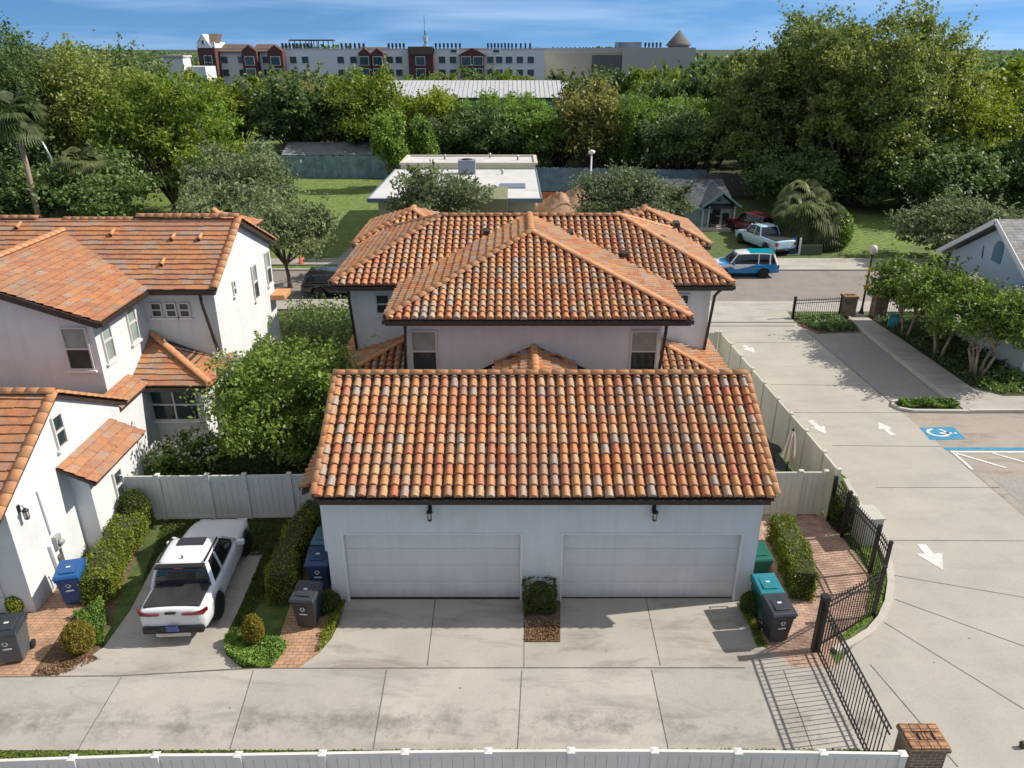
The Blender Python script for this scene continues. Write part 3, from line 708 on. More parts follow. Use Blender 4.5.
# driveways
sheet('driveway_centre', [(p.x, p.y) for p in gp((299, 668.6), (318, 655), (331, 640), (340, 622), (345, 600), (523.5, 600), (523.5, 668.6))], .024, M_conc2)
sheet('driveway_centre_right', [(p.x, p.y) for p in gp((524, 668.6), (524, 643), (560, 643), (560, 599), (740, 599), (747, 617), (757, 640), (770, 652), (784, 659), (792, 668.6))], .024, M_conc2)
sheet('driveway_left', [(p.x, p.y) for p in gp((50, 677), (78, 665), (104, 648), (130, 612), (160, 555), (265, 552), (238, 612), (224, 640), (226, 655), (242, 668.8), (120, 676.3))], .024, M_conc2)
sheet('path_pavers_centre', [(p.x, p.y) for p in gp((269, 668.5), (300, 577), (308, 545), (345, 545), (345, 600), (334, 630), (318, 655.5), (300, 668))], .016, M_pav)
sheet('path_pavers_left', [(p.x, p.y) for p in gp((0, 677), (30, 677), (50, 650), (66, 625), (90, 600), (96, 560), (60, 560), (-20, 640), (-20, 677))], .016, M_pav)
sheet('patio_pavers_right', [(6.3, 17.2), (6.0, 16.2), (6.0, 14.1), (8.0, 14.1), (7.95, 14.7), (9.6, 16.1), (10.3, 17.9), (10.15, 20.95), (6.5, 20.95)], .016, M_pavr)
sheet('planting_bed_centre', [(p.x, p.y) for p in gp((524.5, 601), (559.5, 601), (559.5, 642), (524.5, 642))], .021, M_mulch)
sheet('planting_bed_left', [(p.x, p.y) for p in gp((24, 678), (95, 668), (104, 640), (135, 560), (150, 530), (120, 530), (90, 590), (48, 650))], .014, M_mulch)
sheet('planting_bed_side', [(p.x, p.y) for p in gp((742, 600), (756, 560), (772, 560), (770, 600), (752, 615), (768, 650), (757, 648), (747, 620))], .022, M_mulch)
# kerb along curved grass strip
def ribbon(name, pts, wd, z, h, m, kind='structure'):
    L = []; R = []
    for i, p in enumerate(pts):
        a = pts[max(i-1, 0)]; b = pts[min(i+1, len(pts)-1)]; d = Vector((b[0]-a[0], b[1]-a[1])).normalized()
        L.append((p[0]-d.y*wd/2, p[1]+d.x*wd/2)); R.append((p[0]+d.y*wd/2, p[1]-d.x*wd/2))
    mb = MB(); n = len(pts)
    V = [(x, y, z) for x, y in L]+[(x, y, z) for x, y in R]+[(x, y, z+h) for x, y in L]+[(x, y, z+h) for x, y in R]
    F = []
    for i in range(n-1):
        F += [(2*n+i, 2*n+i+1, 3*n+i+1, 3*n+i), (i, i+1, 2*n+i+1, 2*n+i), (n+i, 3*n+i, 3*n+i+1, n+i+1)]
    F += [(0, 2*n, 3*n, n), (n-1, 2*n-1, 4*n-1, 3*n-1)]
    mb.add(V, F); o = mb.build(name, m); o['kind'] = kind; return o
ribbon('kerb_curved', [(p.x-.09, p.y) for p in gp((838, 652), (855.6, 644), (873, 633), (884, 620), (891, 604), (893.5, 585), (892, 565), (880, 537), (862, 507), (848, 481))], .18, 0, .10, M_kerb)
# parking area right
sheet('parking_asphalt', [(15.70, 39.4), (18.6, 39.3), (18.6, 29.4), (16.22, 29.4)], .014, M_asphd)
sheet('parking_concrete', [(16.17, 28.6), (40, 28.9), (40, 19), (16.68, 19.0), (16.5, 23.1)], .014, M_park)
sheet('parking_asphalt_front', [(16.9, 23.2), (40, 23.2), (40, 10), (17.2, 10)], .018, M_asphd)
sheet('island_grass', [(16.35, 28.75), (18.8, 28.55), (18.6, 29.3), (16.4, 29.3)], .10, M_grass)
ribbon('kerb_island', [(19.2, 28.4), (16.7, 28.45), (16.25, 28.65), (16.1, 29.0), (16.3, 29.38), (18.6, 29.38)], .16, 0, .13, M_kerb)
ribbon('kerb_walk', [(18.72, 40.0), (18.72, 29.3)], .15, 0, .15, M_kerb)
ribbon('kerb_parking', [(19.0, 28.42), (40, 28.55)], .16, 0, .15, M_kerb)
sheet('sidewalk_side', [(18.8, 28.5), (18.8, 40.9), (19.8, 40.9), (20.1, 37.0), (20.35, 30.6), (21.2, 29.8), (40, 29.9), (40, 28.62)], .02, M_conc, .11)
sheet('planting_bed_right', [(20.15, 40.6), (20.4, 30.7), (21.3, 29.95), (40, 30.1), (40, 41.4), (20.9, 41.4)], .05, M_wood_floor)
sheet('verge_gate', [(15.8, 40.5), (15.75, 39.0), (16.2, 37.9), (18.6, 38.1), (18.6, 40.6)], .03, M_mulch)
# painted markings
mp_ = MB()
def arrow(tail, head, wd, hw, hl, z=.028):
    a = Vector((tail[0], tail[1], z)); b = Vector((head[0], head[1], z)); d = (b-a).normalized(); s = Vector((-d.y, d.x, 0)); n = b-d*hl
    mp_.add([a-s*wd, n-s*wd, n+s*wd, a+s*wd, n-s*hw, b, n+s*hw], [(0, 1, 2, 3), (4, 5, 6)])
def pparrow(t, h, w1=.13, hw=.36, hl=.8): arrow(G(*t), G(*h), w1, hw, hl)
pparrow((810, 421), (826, 434.5), .11, .30, .62); pparrow((893, 436), (878, 422.5), .11, .30, .62)
pparrow((921, 545), (943, 571), .14, .40, .80); pparrow((744, 346), (755, 353.5), .12, .32, .7); pparrow((1040, 575), (1026, 560), .14, .4, .8)
def pstrip(a, b, wd): strip(mp_, G(*a), G(*b), wd, .028)
pstrip((950, 452.3), (1060, 452.6), .14)
pstrip((953, 453), (972, 470), .12); pstrip((955, 453.5), (1006, 468.5), .12); pstrip((992, 453.5), (1060, 473), .12)
# wheelchair symbol on the blue square: ring, back, seat, head
cx, cy = 17.05, 26.55
def wc(x, y): return Vector((cx-.22+y*.95, cy+(x)*.75, .032))
K = 20; ring = []
V = []
for k in range(K+1):
    a = -.15+(-2*pi*.74)*k/K
    for r in (.46, .33): V.append(wc(.04+r*cos(a), -.06+r*sin(a)))
mp_.add(V, [(2*k, 2*k+1, 2*k+3, 2*k+2) for k in range(K)])
def wbar(a, b, t):
    A = wc(*a); B = wc(*b); d = (B-A).normalized(); s = Vector((-d.y, d.x, 0))*t/2; mp_.add([A-s, B-s, B+s, A+s], [(0, 1, 2, 3)])
wbar((-.02, .0), (-.02, .50), .12); wbar((0, .22), (.26, .30), .10); wbar((.24, .30), (.42, .12), .10)
mp_.add([wc(-.03+.08*cos(2*pi*k/10), .64+.08*sin(2*pi*k/10)) for k in range(10)], [tuple(range(10))])
mp_.build('painted_markings', M_paintw, recalc=False)['kind'] = 'structure'
mb = MB(); q = gp((919, 428), (953, 427.5), (966, 439.5), (930, 440.5)); mb.add([(p.x, p.y, .024) for p in q], [(0, 3, 2, 1)]); 
a, b = G(944, 449.3), G(1060, 449.6); strip(mb, a, b, .22, .024)
mb.build('painted_blue_markings', M_paintb, recalc=False)['kind'] = 'structure'
# gate track across the far driveway
mb = MB(); strip(mb, (10.4, 39.75), (15.6, 39.75), .06, .03); strip(mb, (10.4, 39.1), (15.4, 39.1), .05, .03); mb.build('gate_track', M_black, recalc=False)['kind'] = 'structure'

# ================================================================== GARAGE (centre)
gar = thing('garage', 'white double garage with multicoloured barrel tile gable roof and two closed doors', 'garage', (.8, 16.66, 0))
def child_at(o): return o
def rel(par):  # helper: keep world coordinates under a moved parent
    for c in par.children: 
        c.location = -par.location
RELS = []
def fin(par):
    loc = par.location.copy()
    for c in par.children: c.location = c.location-loc
GX0, GX1, GY0, GY1, GRY = -4.9, 6.5, 16.66, 22.4, 19.7
EZ, RZ = 3.60, 5.41
dz = lambda y: EZ+(RZ-EZ)*(y-16.3)/(GRY-16.3)
def wall_gar():
    m = MB()
    zt = dz(GY0)-.2; x0, x1 = GX0, GX1
    # front wall with two door openings, slab by slab
    d = [(-4.50, .27), (1.30, 6.10)]
    t = .22
    xs = [x0, d[0][0], d[0][1], d[1][0], d[1][1], x1]
    for i in (0, 2, 4): m.box((xs[i], GY0, 0), (xs[i+1], GY0+t, 2.2))
    m.box((x0, GY0, 2.2), (x1, GY0+t, zt))
    # body behind
    m.box((x0, GY0+t, 0), (x0+.2, GY1, zt)); m.box((x1-.2, GY0+t, 0), (x1, GY1, zt)); m.box((x0+.2, GY1-.2, 0), (x1-.2, GY1, zt))
    for x in (x0+.001, x1-.201):
        m.extr([(x, GY0+.01, zt), (x, GY1, zt), (x, 2*GRY-GY0, dz(GY0)-.2), (x, GRY, RZ-.2)], (.2, 0, 0))
    return m.build('wall', M_stucco, gar)
wall_gar()
for a, b in ((-4.50, .27), (1.30, 6.10)):
    m = MB()
    for r in range(4):
        z0 = .02+r*.545; m.box((a, GY0+.13, z0), (b, GY0+.18, z0+.539))
        for c in range(8):
            wx = (b-a)/8; m.box((a+c*wx+.05, GY0+.1255, z0+.06), (a+(c+1)*wx-.05, GY0+.14, z0+.48))
    m.build('garage_door', M_door, gar, .006)
    s_ = MB(); s_.box((a, GY0+.10, .0), (b, GY0+.185, .03)); s_.build('door_seal', M_black, gar)
    t_ = MB()
    for x in (a, b-.05): t_.box((x, GY0-.02, 0), (x+.05, GY0+.1, 2.19))
    t_.box((a, GY0-.02, 2.19), (b, GY0+.1, 2.235)); t_.build('door_trim', M_trim, gar)
lantern(gar, (-2.12, GY0, 2.93), (0, -1, 0)); lantern(gar, (3.67, GY0, 2.93), (0, -1, 0))
RX0, RX1 = -5.0, 6.60
rf = MB(); rf.box((RX0+.1, GRY-.04, RZ-.3), (RX1-.1, GRY+.04, RZ-.1)); rf = rf.build('roof', M_deck, gar)
roof_plane([(RX0, 16.3, EZ), (RX1, 16.3, EZ), (RX1, GRY, RZ), (RX0, GRY, RZ)], rf)
roof_plane([(RX1, 23.1, EZ), (RX0, 23.1, EZ), (RX0, GRY, RZ), (RX1, GRY, RZ)], rf)
ridge_caps((RX0, GRY, RZ+.06), (RX1, GRY, RZ+.06), rf, .13)
for x, s in ((RX0+.03, 1), (RX1+.02, 1)):
    ridge_caps((x, 16.25, EZ+.03), (x, GRY, RZ+.03), rf, .10, .34, name='rake_cap'); ridge_caps((x, 23.1, EZ+.03), (x, GRY, RZ+.03), rf, .10, .34, name='rake_cap')
gutter((RX0+.12, 16.3, EZ), (RX1-.12, 16.3, EZ), gar)
m = MB(); m.bar((GX0-.05, 16.78, 3.2), (GX0-.05, 16.78, 1.6), .07); m.build('downspout', M_trim, gar)
# low roof peeping out at the rear left of the garage
lr = MB(); lr.box((-5.75, 18.6, 2.3), (-4.95, 20.6, 2.42)); lr = lr.build('lean_to_roof', M_deck, gar)
roof_plane([(-5.95, 20.9, 2.45), (-5.95, 18.4, 2.45), (-4.93, 18.4, 2.95), (-4.93, 20.9, 2.95)], lr)
fin(gar)

# ================================================================== MAIN HOUSE
hs = thing('house', 'two storey white stucco house under hipped multicoloured barrel tile roofs, behind the garage', 'house', (.7, 27, 0))
m = MB()
m.box((-3.55, 23.85, 0), (4.98, 30.8, 5.74)); m.box((-6.1, 27.6, 0), (7.5, 34.6, 5.735))
m.box((-6.4, 33.4, 0), (-2.6, 37.9, 5.73)); m.box((4.1, 33.4, 0), (8.3, 37.9, 5.73))
m.box((4.9, 25.35, 0), (7.55, 31.8, 2.62)); m.box((-6.05, 25.4, 0), (-3.4, 31.8, 2.615))
m.box((-.45, 20.6, 0), (2.05, 23.9, 3.6))
m.build('wall', M_stucco, hs)
mainroof = MB().box((-2.8, 31.0, 6.9), (4.3, 31.4, 7.3)).build('roof', M_deck, hs)
def hiproof(x0, x1, y0, yr, yb, ze, zr, par, kind='barrel', planes='flrb', W=.27, E=.315, xa=None, xb=None, caps=True):
    """hip roof with a ridge along x; x0..x1, front eave y0, ridge yr, back eave yb"""
    xa = xa if xa is not None else x0+(yr-y0); xb = xb if xb is not None else x1-(yr-y0)
    if 'f' in planes: roof_plane([(x0, y0, ze), (x1, y0, ze), (xb, yr, zr), (xa, yr, zr)], par, kind, W=W, E=E)
    if 'b' in planes: roof_plane([(x1, yb, ze), (x0, yb, ze), (xa, yr, zr), (xb, yr, zr)], par, kind, W=W, E=E)
    if 'l' in planes: roof_plane([(x0, yb, ze), (x0, y0, ze), (xa, yr, zr)], par, kind, W=W, E=E)
    if 'r' in planes: roof_plane([(x1, y0, ze), (x1, yb, ze), (xb, yr, zr)], par, kind, W=W, E=E)
    if caps:
        ridge_caps((xa, yr, zr+.05), (xb, yr, zr+.05), par); 
        for a, b in (((x0, y0), xa), ((x1, y0), xb), ((x0, yb), xa), ((x1, yb), xb)):
            ridge_caps((a[0], a[1], ze+.05), (b, yr, zr+.05), par, .14)
hiproof(-6.66, 8.13, 27.05, 31.2, 35.35, 5.9, 7.53, mainroof, xa=-2.92, xb=4.45)
gutter((-6.66, 27.05, 5.9), (-3.9, 27.05, 5.9), mainroof); gutter((5.4, 27.05, 5.9), (8.13, 27.05, 5.9), mainroof)
gutter((8.13, 27.05, 5.9), (8.13, 35.3, 5.9), mainroof, out=(1, 0, 0)); gutter((-6.66, 27.05, 5.9), (-6.66, 33, 5.9), mainroof, out=(-1, 0, 0))
fw = MB().box((.55, 29, 7.0), (.85, 31, 7.3)).build('front_wing_roof', M_deck, hs)
ex0, ex1, ey, pk, pz = -4.08, 5.75, 23.2, 28.1, 7.58; pcx = .71
roof_plane([(ex0, ey, 5.9), (ex1, ey, 5.9), (pcx, pk, pz)], fw)
roof_plane([(ex1, ey, 5.9), (ex1, 31.2, 5.9), (pcx, 31.2, pz), (pcx, pk, pz)], fw)
roof_plane([(ex0, 31.2, 5.9), (ex0, ey, 5.9), (pcx, pk, pz), (pcx, 31.2, pz)], fw)
ridge_caps((ex0, ey, 5.95), (pcx, pk, pz+.05), fw, .14); ridge_caps((ex1, ey, 5.95), (pcx, pk, pz+.05), fw, .14); ridge_caps((pcx, pk, pz+.06), (pcx, 31.2, pz+.06), fw, .14)
gutter((ex0, ey, 5.9), (ex1, ey, 5.9), fw); gutter((ex0, ey, 5.9), (ex0, 27, 5.9), fw, out=(-1, 0, 0)); gutter((ex1, ey, 5.9), (ex1, 27, 5.9), fw, out=(1, 0, 0))
# rear corner wings
for cxw, x0, x1, nm in ((-4.6, -7.0, -2.2, 0), (6.2, 3.7, 8.75, 1)):
    rw = MB().box((cxw-.1, 35.4, 6.3), (cxw+.1, 36.2, 6.5)).build('rear_wing_roof', M_deck, hs)
    hw = (x1-x0)/2; zp = 5.9+1.08
    roof_plane([(x0, 33.0, 5.9), (x1, 33.0, 5.9), (cxw, 33.0+hw, zp)], rw)
    roof_plane([(x1, 33.0, 5.9), (x1, 38.4, 5.9), (cxw, 35.9, zp), (cxw, 33.0+hw, zp)], rw)
    roof_plane([(x0, 38.4, 5.9), (x0, 33.0, 5.9), (cxw, 33.0+hw, zp), (cxw, 35.9, zp)], rw)
    roof_plane([(x1, 38.4, 5.9), (x0, 38.4, 5.9), (cxw, 35.9, zp)], rw)
    ridge_caps((x0, 33, 5.95), (cxw, 33+hw, zp+.05), rw, .14); ridge_caps((x1, 33, 5.95), (cxw, 33+hw, zp+.05), rw, .14); ridge_caps((cxw, 33+hw, zp+.05), (cxw, 35.95, zp+.05), rw, .14)
# lower skirt roofs in both nooks
for s, xw, xo, nm in ((1, 5.0, 8.0, 0), (-1, -3.6, -6.55, 1)):
    sk = MB().box((min(xw, xo)+.3, 26, 2.6), (max(xw, xo)-.3, 27, 2.68)).build('skirt_roof', M_deck, hs)
    A = (xw, 27.6, 3.78); O = (xo, 24.9, 2.82)
    if s > 0:
        roof_plane([(xw, 24.9, 2.82), O, A], sk); roof_plane([O, (xo, 31.5, 2.82), (xw, 31.5, 3.78), A], sk)
        ridge_caps((xo, 31.5, 2.9), (xo-.2, 31.4, 2.95), sk, .16)
    else:
        roof_plane([O, (xw, 24.9, 2.82), A], sk); roof_plane([(xo, 31.5, 2.82), O, A, (xw, 31.5, 3.78)], sk)
    ridge_caps((O[0], O[1], O[2]+.05), (A[0], A[1], A[2]+.05), sk, .11)
    gutter((xw, 24.9, 2.8), (xo, 24.9, 2.8), sk)
# porch roof between garage and house with dark flashing on the wall
pr = MB().box((.6, 20.8, 4.1), (.8, 23.6, 4.3)).build('porch_roof', M_deck, hs)
roof_plane([(2.05, 20.6, 4.12), (2.05, 23.84, 4.12), (.74, 23.84, 4.62), (.74, 20.6, 4.62)], pr)
roof_plane([(-.5, 23.84, 4.12), (-.5, 20.6, 4.12), (.74, 20.6, 4.62), (.74, 23.84, 4.62)], pr)
ridge_caps((.74, 21.0, 4.66), (.74, 23.84, 4.70), pr, .12)
m = MB()
for sx in (-.0, 1.45):
    V = []; 
    for k in range(9):
        a = pi*k/8
        for r in (.26, .20): V.append((sx+r*cos(a), 23.35+.3*(r < .22), 4.40+r*.75*sin(a)))
    m.add(V, [(2*k, 2*k+1, 2*k+3, 2*k+2) for k in range(8)], 0, True)
m.build('cap_tile', M_cap, pr)
m = MB(); yv = 23.78
m.extr([(-1.75, yv, 3.4), (3.2, yv, 3.4), (2.9, yv, 3.72), (.74, yv, 4.78), (-1.4, yv, 3.72)], (0, .05, 0))
m.build('flashing', M_black, pr)
m = MB(); m.box((-1.7, 20.6, 3.3), (3.15, 23.77, 3.45)); m.build('flat_roof', pm('flat_roof_membrane', (.10, .09, .085), (.14, .13, .12), 2, .9), pr)
m = MB(); m.bar((-.62, 23.2, 3.5), (-.62, 23.2, 4.25), .07); m.bar((2.12, 23.2, 3.5), (2.12, 23.2, 4.25), .07); m.build('vent_pipe', M_trim, pr)
# windows
def win_y(par, a, b, y, **k):
    p, q = YP(a[0], a[1], y), YP(b[0], b[1], y)
    return window(par, ((p.x+q.x)/2, y, (p.z+q.z)/2), (0, -1, 0), abs(q.x-p.x), abs(p.z-q.z), **k)
window(hs, (-2.95, 23.85, 4.55), (0, -1, 0), .88, 1.5); window(hs, (4.42, 23.85, 4.55), (0, -1, 0), .92, 1.5)
window(hs, (-4.9, 27.6, 5.0), (0, -1, 0), .55, .8, up_mat=M_glass); window(hs, (6.4, 27.6, 5.0), (0, -1, 0), .6, .8, up_mat=M_glass)
downspout((-3.5, 23.5, 5.65), (-3.62, 23.8, 3.9), hs); downspout((5.05, 23.5, 5.65), (5.0, 23.8, 3.9), hs)
downspout((-6.1, 27.3, 5.65), (-6.02, 27.55, 3.1), hs); downspout((7.75, 27.2, 5.65), (7.45, 27.55, 3.0), hs, (-.15, .2, 0))
window(hs, (7.5, 30.0, 4.2), (1, 0, 0), .8, 1.4); window(hs, (-6.1, 30.2, 4.2), (-1, 0, 0), .8, 1.4)
# roof vents
for x, y in ((4.3, 28.6), (2.3, 29.9), (-1.0, 30.0), (6.6, 30.5)):
    zz = 5.9+(y-27.05)*.393; m = MB(); m.extr([(x-.12, y-.18, zz+.22), (x+.12, y-.18, zz+.22), (x+.12, y-.18, zz+.02), (x-.12, y-.18, zz+.02)], (0, .4, .05)); m.build('roof_vent', M_gut, mainroof, .02)
fin(hs)

# ================================================================== LEFT GARAGE BUILDING (B)
lb = thing('garage', 'white stucco garage at left edge with flat terracotta tile gable and small shed roofed bay', 'garage', (-14, 18, 0))
XW = -12.79; by0, by1, bry, bez, brz = 16.2, 22.3, 19.2, 3.45, 5.12
m = MB()
pts = [(XW, by0, 0), (XW, by1, 0), (XW, by1, bez-.1), (XW, bry, brz-.1), (XW, by0, bez-.1)]
m.extr(pts, (-9, 0, 0))
m.build('wall', M_stucco, lb)
m = MB(); m.box((XW, 18.95, 0), (-12.25, 21.9, 2.3)); m.extr([(XW, 18.95, 2.3), (-12.25, 18.95, 2.3), (XW, 18.95, 2.85)], (0, 2.95, 0)); m.build('bay_wall', M_stucco, lb)
rb = MB().box((-21, bry-.05, 4.7), (-13, bry+.05, 4.9)).build('roof', M_deck, lb)
ov = .10
sl = (brz-bez)/(bry-by0)
roof_plane([(-22, by0-.4, bez-.4*sl), (XW+ov, by0-.4, bez-.4*sl), (XW+ov, bry, brz), (-22, bry, brz)], rb, 'flat', W=.40, E=.285)
roof_plane([(XW+ov, by1+.4, bez-.4*sl), (-22, by1+.4, bez-.4*sl), (-22, bry, brz), (XW+ov, bry, brz)], rb, 'flat', W=.40, E=.285)
ridge_caps((-22, bry, brz+.08), (XW+ov, bry, brz+.08), rb, .16)
ridge_caps((XW+ov-.06, by0-.42, bez-.4*sl+.06), (XW+ov-.06, bry, brz+.06), rb, .15, .36, name='rake_cap')
ridge_caps((XW+ov-.06, by1+.42, bez-.4*sl+.06), (XW+ov-.06, bry, brz+.06), rb, .15, .36, name='rake_cap')
bb = MB().box((-12.75, 19.1, 2.5), (-12.4, 21.7, 2.6)).build('bay_roof', M_deck, lb)
roof_plane([(-11.85, 18.58, 2.60), (-11.85, 21.75, 2.60), (XW+.02, 21.6, 3.12), (XW+.02, 18.5, 3.12)], bb, 'flat', W=.42, E=.30, thick=.12)
def win_x(par, a, b, x, **k):
    p, q = XP(a[0], a[1], x), XP(b[0], b[1], x)
    return window(par, (x, (p.y+q.y)/2, (p.z+q.z)/2), (1, 0, 0), k.pop('wd', abs(q.y-p.y)), abs(p.z-q.z), **k)
window(lb, (XW, 19.05, 4.02), (1, 0, 0), .5, 1.0, up_mat=M_glass)
window(lb, (-12.25, 20.35, 1.45), (1, 0, 0), .5, 1.05, up_mat=M_glass)
lantern(lb, (XW, 16.68, 2.85), (1, 0, 0))
m = MB(); m.bar((XW+.04, 17.5, 3.0), (XW+.04, 17.55, 1.6), .05); m.bar((XW+.05, 17.35, 1.35), (XW+.05, 17.42, .25), .10); m.build('conduit', M_trim, lb)
m = MB(); m.box((XW, 17.55, 1.05), (XW+.12, 17.8, 1.45)); m.lathe([(.09, 0), (.09, .08), (.06, .12)], (XW+.12, 17.67, 1.25), 12, axis='x'); m.build('electric_meter', pm('meter_grey', (.35, .36, .37), None, 1, .4), lb)
m = MB(); m.box((XW, 17.5, .55), (XW+.1, 17.68, .82)); m.box((XW, 17.72, .35), (XW+.05, 17.78, 1.05)); m.build('utility_box', pm('utility_dark', (.12, .11, .11), None, 1, .5), lb)
m = MB(); m.box((-18.2, by0-.02, 0), (-13.5, by0+.02, 2.15)); 
for r in range(4): m.box((-18.2, by0-.045, .03+r*.53), (-13.5, by0-.018, .03+r*.53+.5))
m.build('garage_door', M_door, lb)
gutter((-22, by0-.4, bez-.25), (XW+.0, by0-.4, bez-.25), rb)
fin(lb)

# ================================================================== LEFT HOUSE (A)
la = thing('house', 'two storey white stucco house at left with flat terracotta tile gables', 'house', (-14, 27, 0))
m = MB()
l1x, l1y0, l1y1 = -11.0, 26.95, 33.95
def l1z(y): return 5.9+.52*(y-26.5) if y <= 30 else 7.72-.444*(y-30)
m.extr([(l1x, l1y0, 0), (l1x, l1y1, 0), (l1x, l1y1, l1z(l1y1)-.1), (l1x, 30.0, l1z(30)-.1), (l1x, l1y0, l1z(l1y0)-.1)], (-16, 0, 0))
m.extr([(-13.62, 23.3, 0), (-13.62, 23.3, 5.8), (-17.45, 23.3, 7.25), (-21.3, 23.3, 5.8), (-21.3, 23.3, 0)], (0, 4.5, 0))
m.box((-13.55, 25.15, 0), (-11.3, 27.0, 2.75)); m.box((-13.6, 22.1, 0), (-13.15, 25.2, 2.8))
m.box((-14.2, 33.97, 0), (-12.0, 36.0, 6.1))
m.build('wall', M_stucco, la)
rA = MB().box((-26, 29.95, 7.2), (-11.2, 30.05, 7.4)).build('roof', M_deck, la)
r1 = -10.72
roof_plane([(-27, 26.5, 5.9), (r1, 26.5, 5.9), (r1, 30, 7.72), (-27, 30, 7.72)], rA, 'flat', W=.40, E=.27)
roof_plane([(r1, 34.1, 5.9), (-27, 34.1, 5.9), (-27, 30, 7.72), (r1, 30, 7.72)], rA, 'flat', W=.40, E=.27)
ridge_caps((-14.7, 30, 7.86), (r1, 30, 7.86), rA, .17); ridge_caps((-17.6, 30, 7.74), (-14.9, 30, 7.74), rA, .15); ridge_caps((-27, 30, 7.80), (-18.6, 30, 7.80), rA, .16)
ridge_caps((r1-.06, 26.5, 5.97), (r1-.06, 30, 7.79), rA, .15, name='rake_cap'); ridge_caps((r1-.06, 34.1, 5.97), (r1-.06, 30, 7.79), rA, .15, name='rake_cap')
gutter((-13.2, 26.5, 5.9), (r1, 26.5, 5.9), rA)
# rear little hip
rh = MB().box((-13.6, 34, 6.0), (-12.6, 35.8, 6.2)).build('rear_hip_roof', M_deck, la)
roof_plane([(-14.4, 32.4, 6.5), (-11.7, 32.4, 6.5), (-12.95, 33.3, 7.35)], rh, 'flat', W=.40, E=.27)
roof_plane([(-11.7, 32.4, 6.5), (-11.7, 35.6, 6.5), (-12.95, 33.5, 7.35), (-12.95, 33.3, 7.35)], rh, 'flat', W=.40, E=.27)
ridge_caps((-11.7, 32.4, 6.55), (-12.95, 33.3, 7.4), rh, .13)
f2 = MB().box((-17.5, 24, 7.0), (-17.4, 29, 7.1)).build('front_wing_roof', M_deck, la)
e2 = -13.2
sl2 = (7.37-5.9)/(17.45-13.2)
roof_plane([(e2, 22.93, 5.9), (e2, 26.5, 5.9), (-17.45, 29.4, 7.37), (-17.45, 22.93, 7.37)], f2, 'flat', W=.40, E=.285, thick=.2)
roof_plane([(-21.7, 29.4, 5.9), (-21.7, 22.93, 5.9), (-17.45, 22.93, 7.37), (-17.45, 29.4, 7.37)], f2, 'flat', W=.40, E=.285)
ridge_caps((-17.45, 22.93, 7.45), (-17.45, 29.4, 7.45), f2, .17, .36)
gutter((e2, 22.93, 5.9), (e2, 26.4, 5.9), f2, out=(1, 0, 0))
m = MB(); m.bar((e2, 22.9, 5.78), (-17.45, 22.9, 7.25), .06, .2); m.build('fascia', M_deck, f2)
# lower hip roof D
d_ = MB().box((-13.4, 25.4, 2.7), (-12, 26.8, 2.8)).build('lower_hip_roof', M_deck, la)
A = (-13.6, 26.94, 4.0); O = (-10.75, 24.7, 2.9)
roof_plane([(-13.6, 24.7, 2.9), O, A], d_, 'flat', W=.40, E=.27, thick=.14)
roof_plane([O, (-10.75, 27.6, 2.9), (-10.9, 27.6, 2.95), A], d_, 'flat', W=.40, E=.27, thick=.14)
ridge_caps((O[0], O[1], O[2]+.06), (A[0], A[1], A[2]+.06), d_, .13)
gutter((-13.4, 24.7, 2.88), (-10.75, 24.7, 2.88), d_)
roof_plane([(-13.0, 22.15, 2.95), (-13.0, 24.75, 2.95), (-13.62, 24.75, 3.3), (-13.62, 22.15, 3.3)], d_, 'flat', W=.40, E=.27, thick=.14)
e_ = MB().box((-11.05, 33.2, 3.35), (-10.35, 34.3, 3.6)).build('eyebrow_roof', M_cap, la, .03)
window(la, (-14.26, 23.3, 4.85), (0, -1, 0), .85, 1.5)
window(la, (-13.62, 23.95, 4.9), (1, 0, 0), .62, 1.45, up_mat=M_blind, lo_mat=M_blind); window(la, (-13.62, 25.75, 4.9), (1, 0, 0), .62, 1.45, up_mat=M_blind, lo_mat=M_blind)
for px in (155.5, 170, 183.5):
    c = YP(px, 302.5, 26.95); window(la, (c.x, 26.95, 4.98), (0, -1, 0), .42, .58, up_mat=M_glass)
for cpx, cpy, wd, ht in ((233.5, 288, .3, .6), (254.5, 282, .6, 1.5), (267.5, 268, .6, 1.5)):
    c = XP(cpx, cpy, l1x); window(la, (l1x, c.y, c.z), (1, 0, 0), wd, ht, up_mat=M_blind)
for yy in (30.2, 31.7): window(la, (l1x, yy, 1.5), (1, 0, 0), .9, 1.5, vert=True)
window(la, (-12.35, 25.15, 1.95), (0, -1, 0), 1.75, 1.3, up_mat=M_glass, vert=True)
downspout((-11.35, 26.6, 5.65), (-11.12, 26.9, 3.1), la)
for cpx, cpy in ((18, 225), (112, 233), (173, 238), (200, 238), (163, 265)):
    # small clay roof vents
    v = (cpy-214)/75; yy = 30-3.4*v*1.02; c = YP(cpx, cpy, yy); zz = l1z(yy)
    m = MB(); m.tube([(c.x, yy-.16, zz+.05), (c.x, yy+.22, zz+.20)], [.085, .05], 10); m.build('roof_vent', M_cap, rA); m = MB(); m.tube([(c.x, yy-.165, zz+.048), (c.x, yy-.155, zz+.052)], .07, 10); m.build('vent_opening', M_gut, rA)
fin(la)

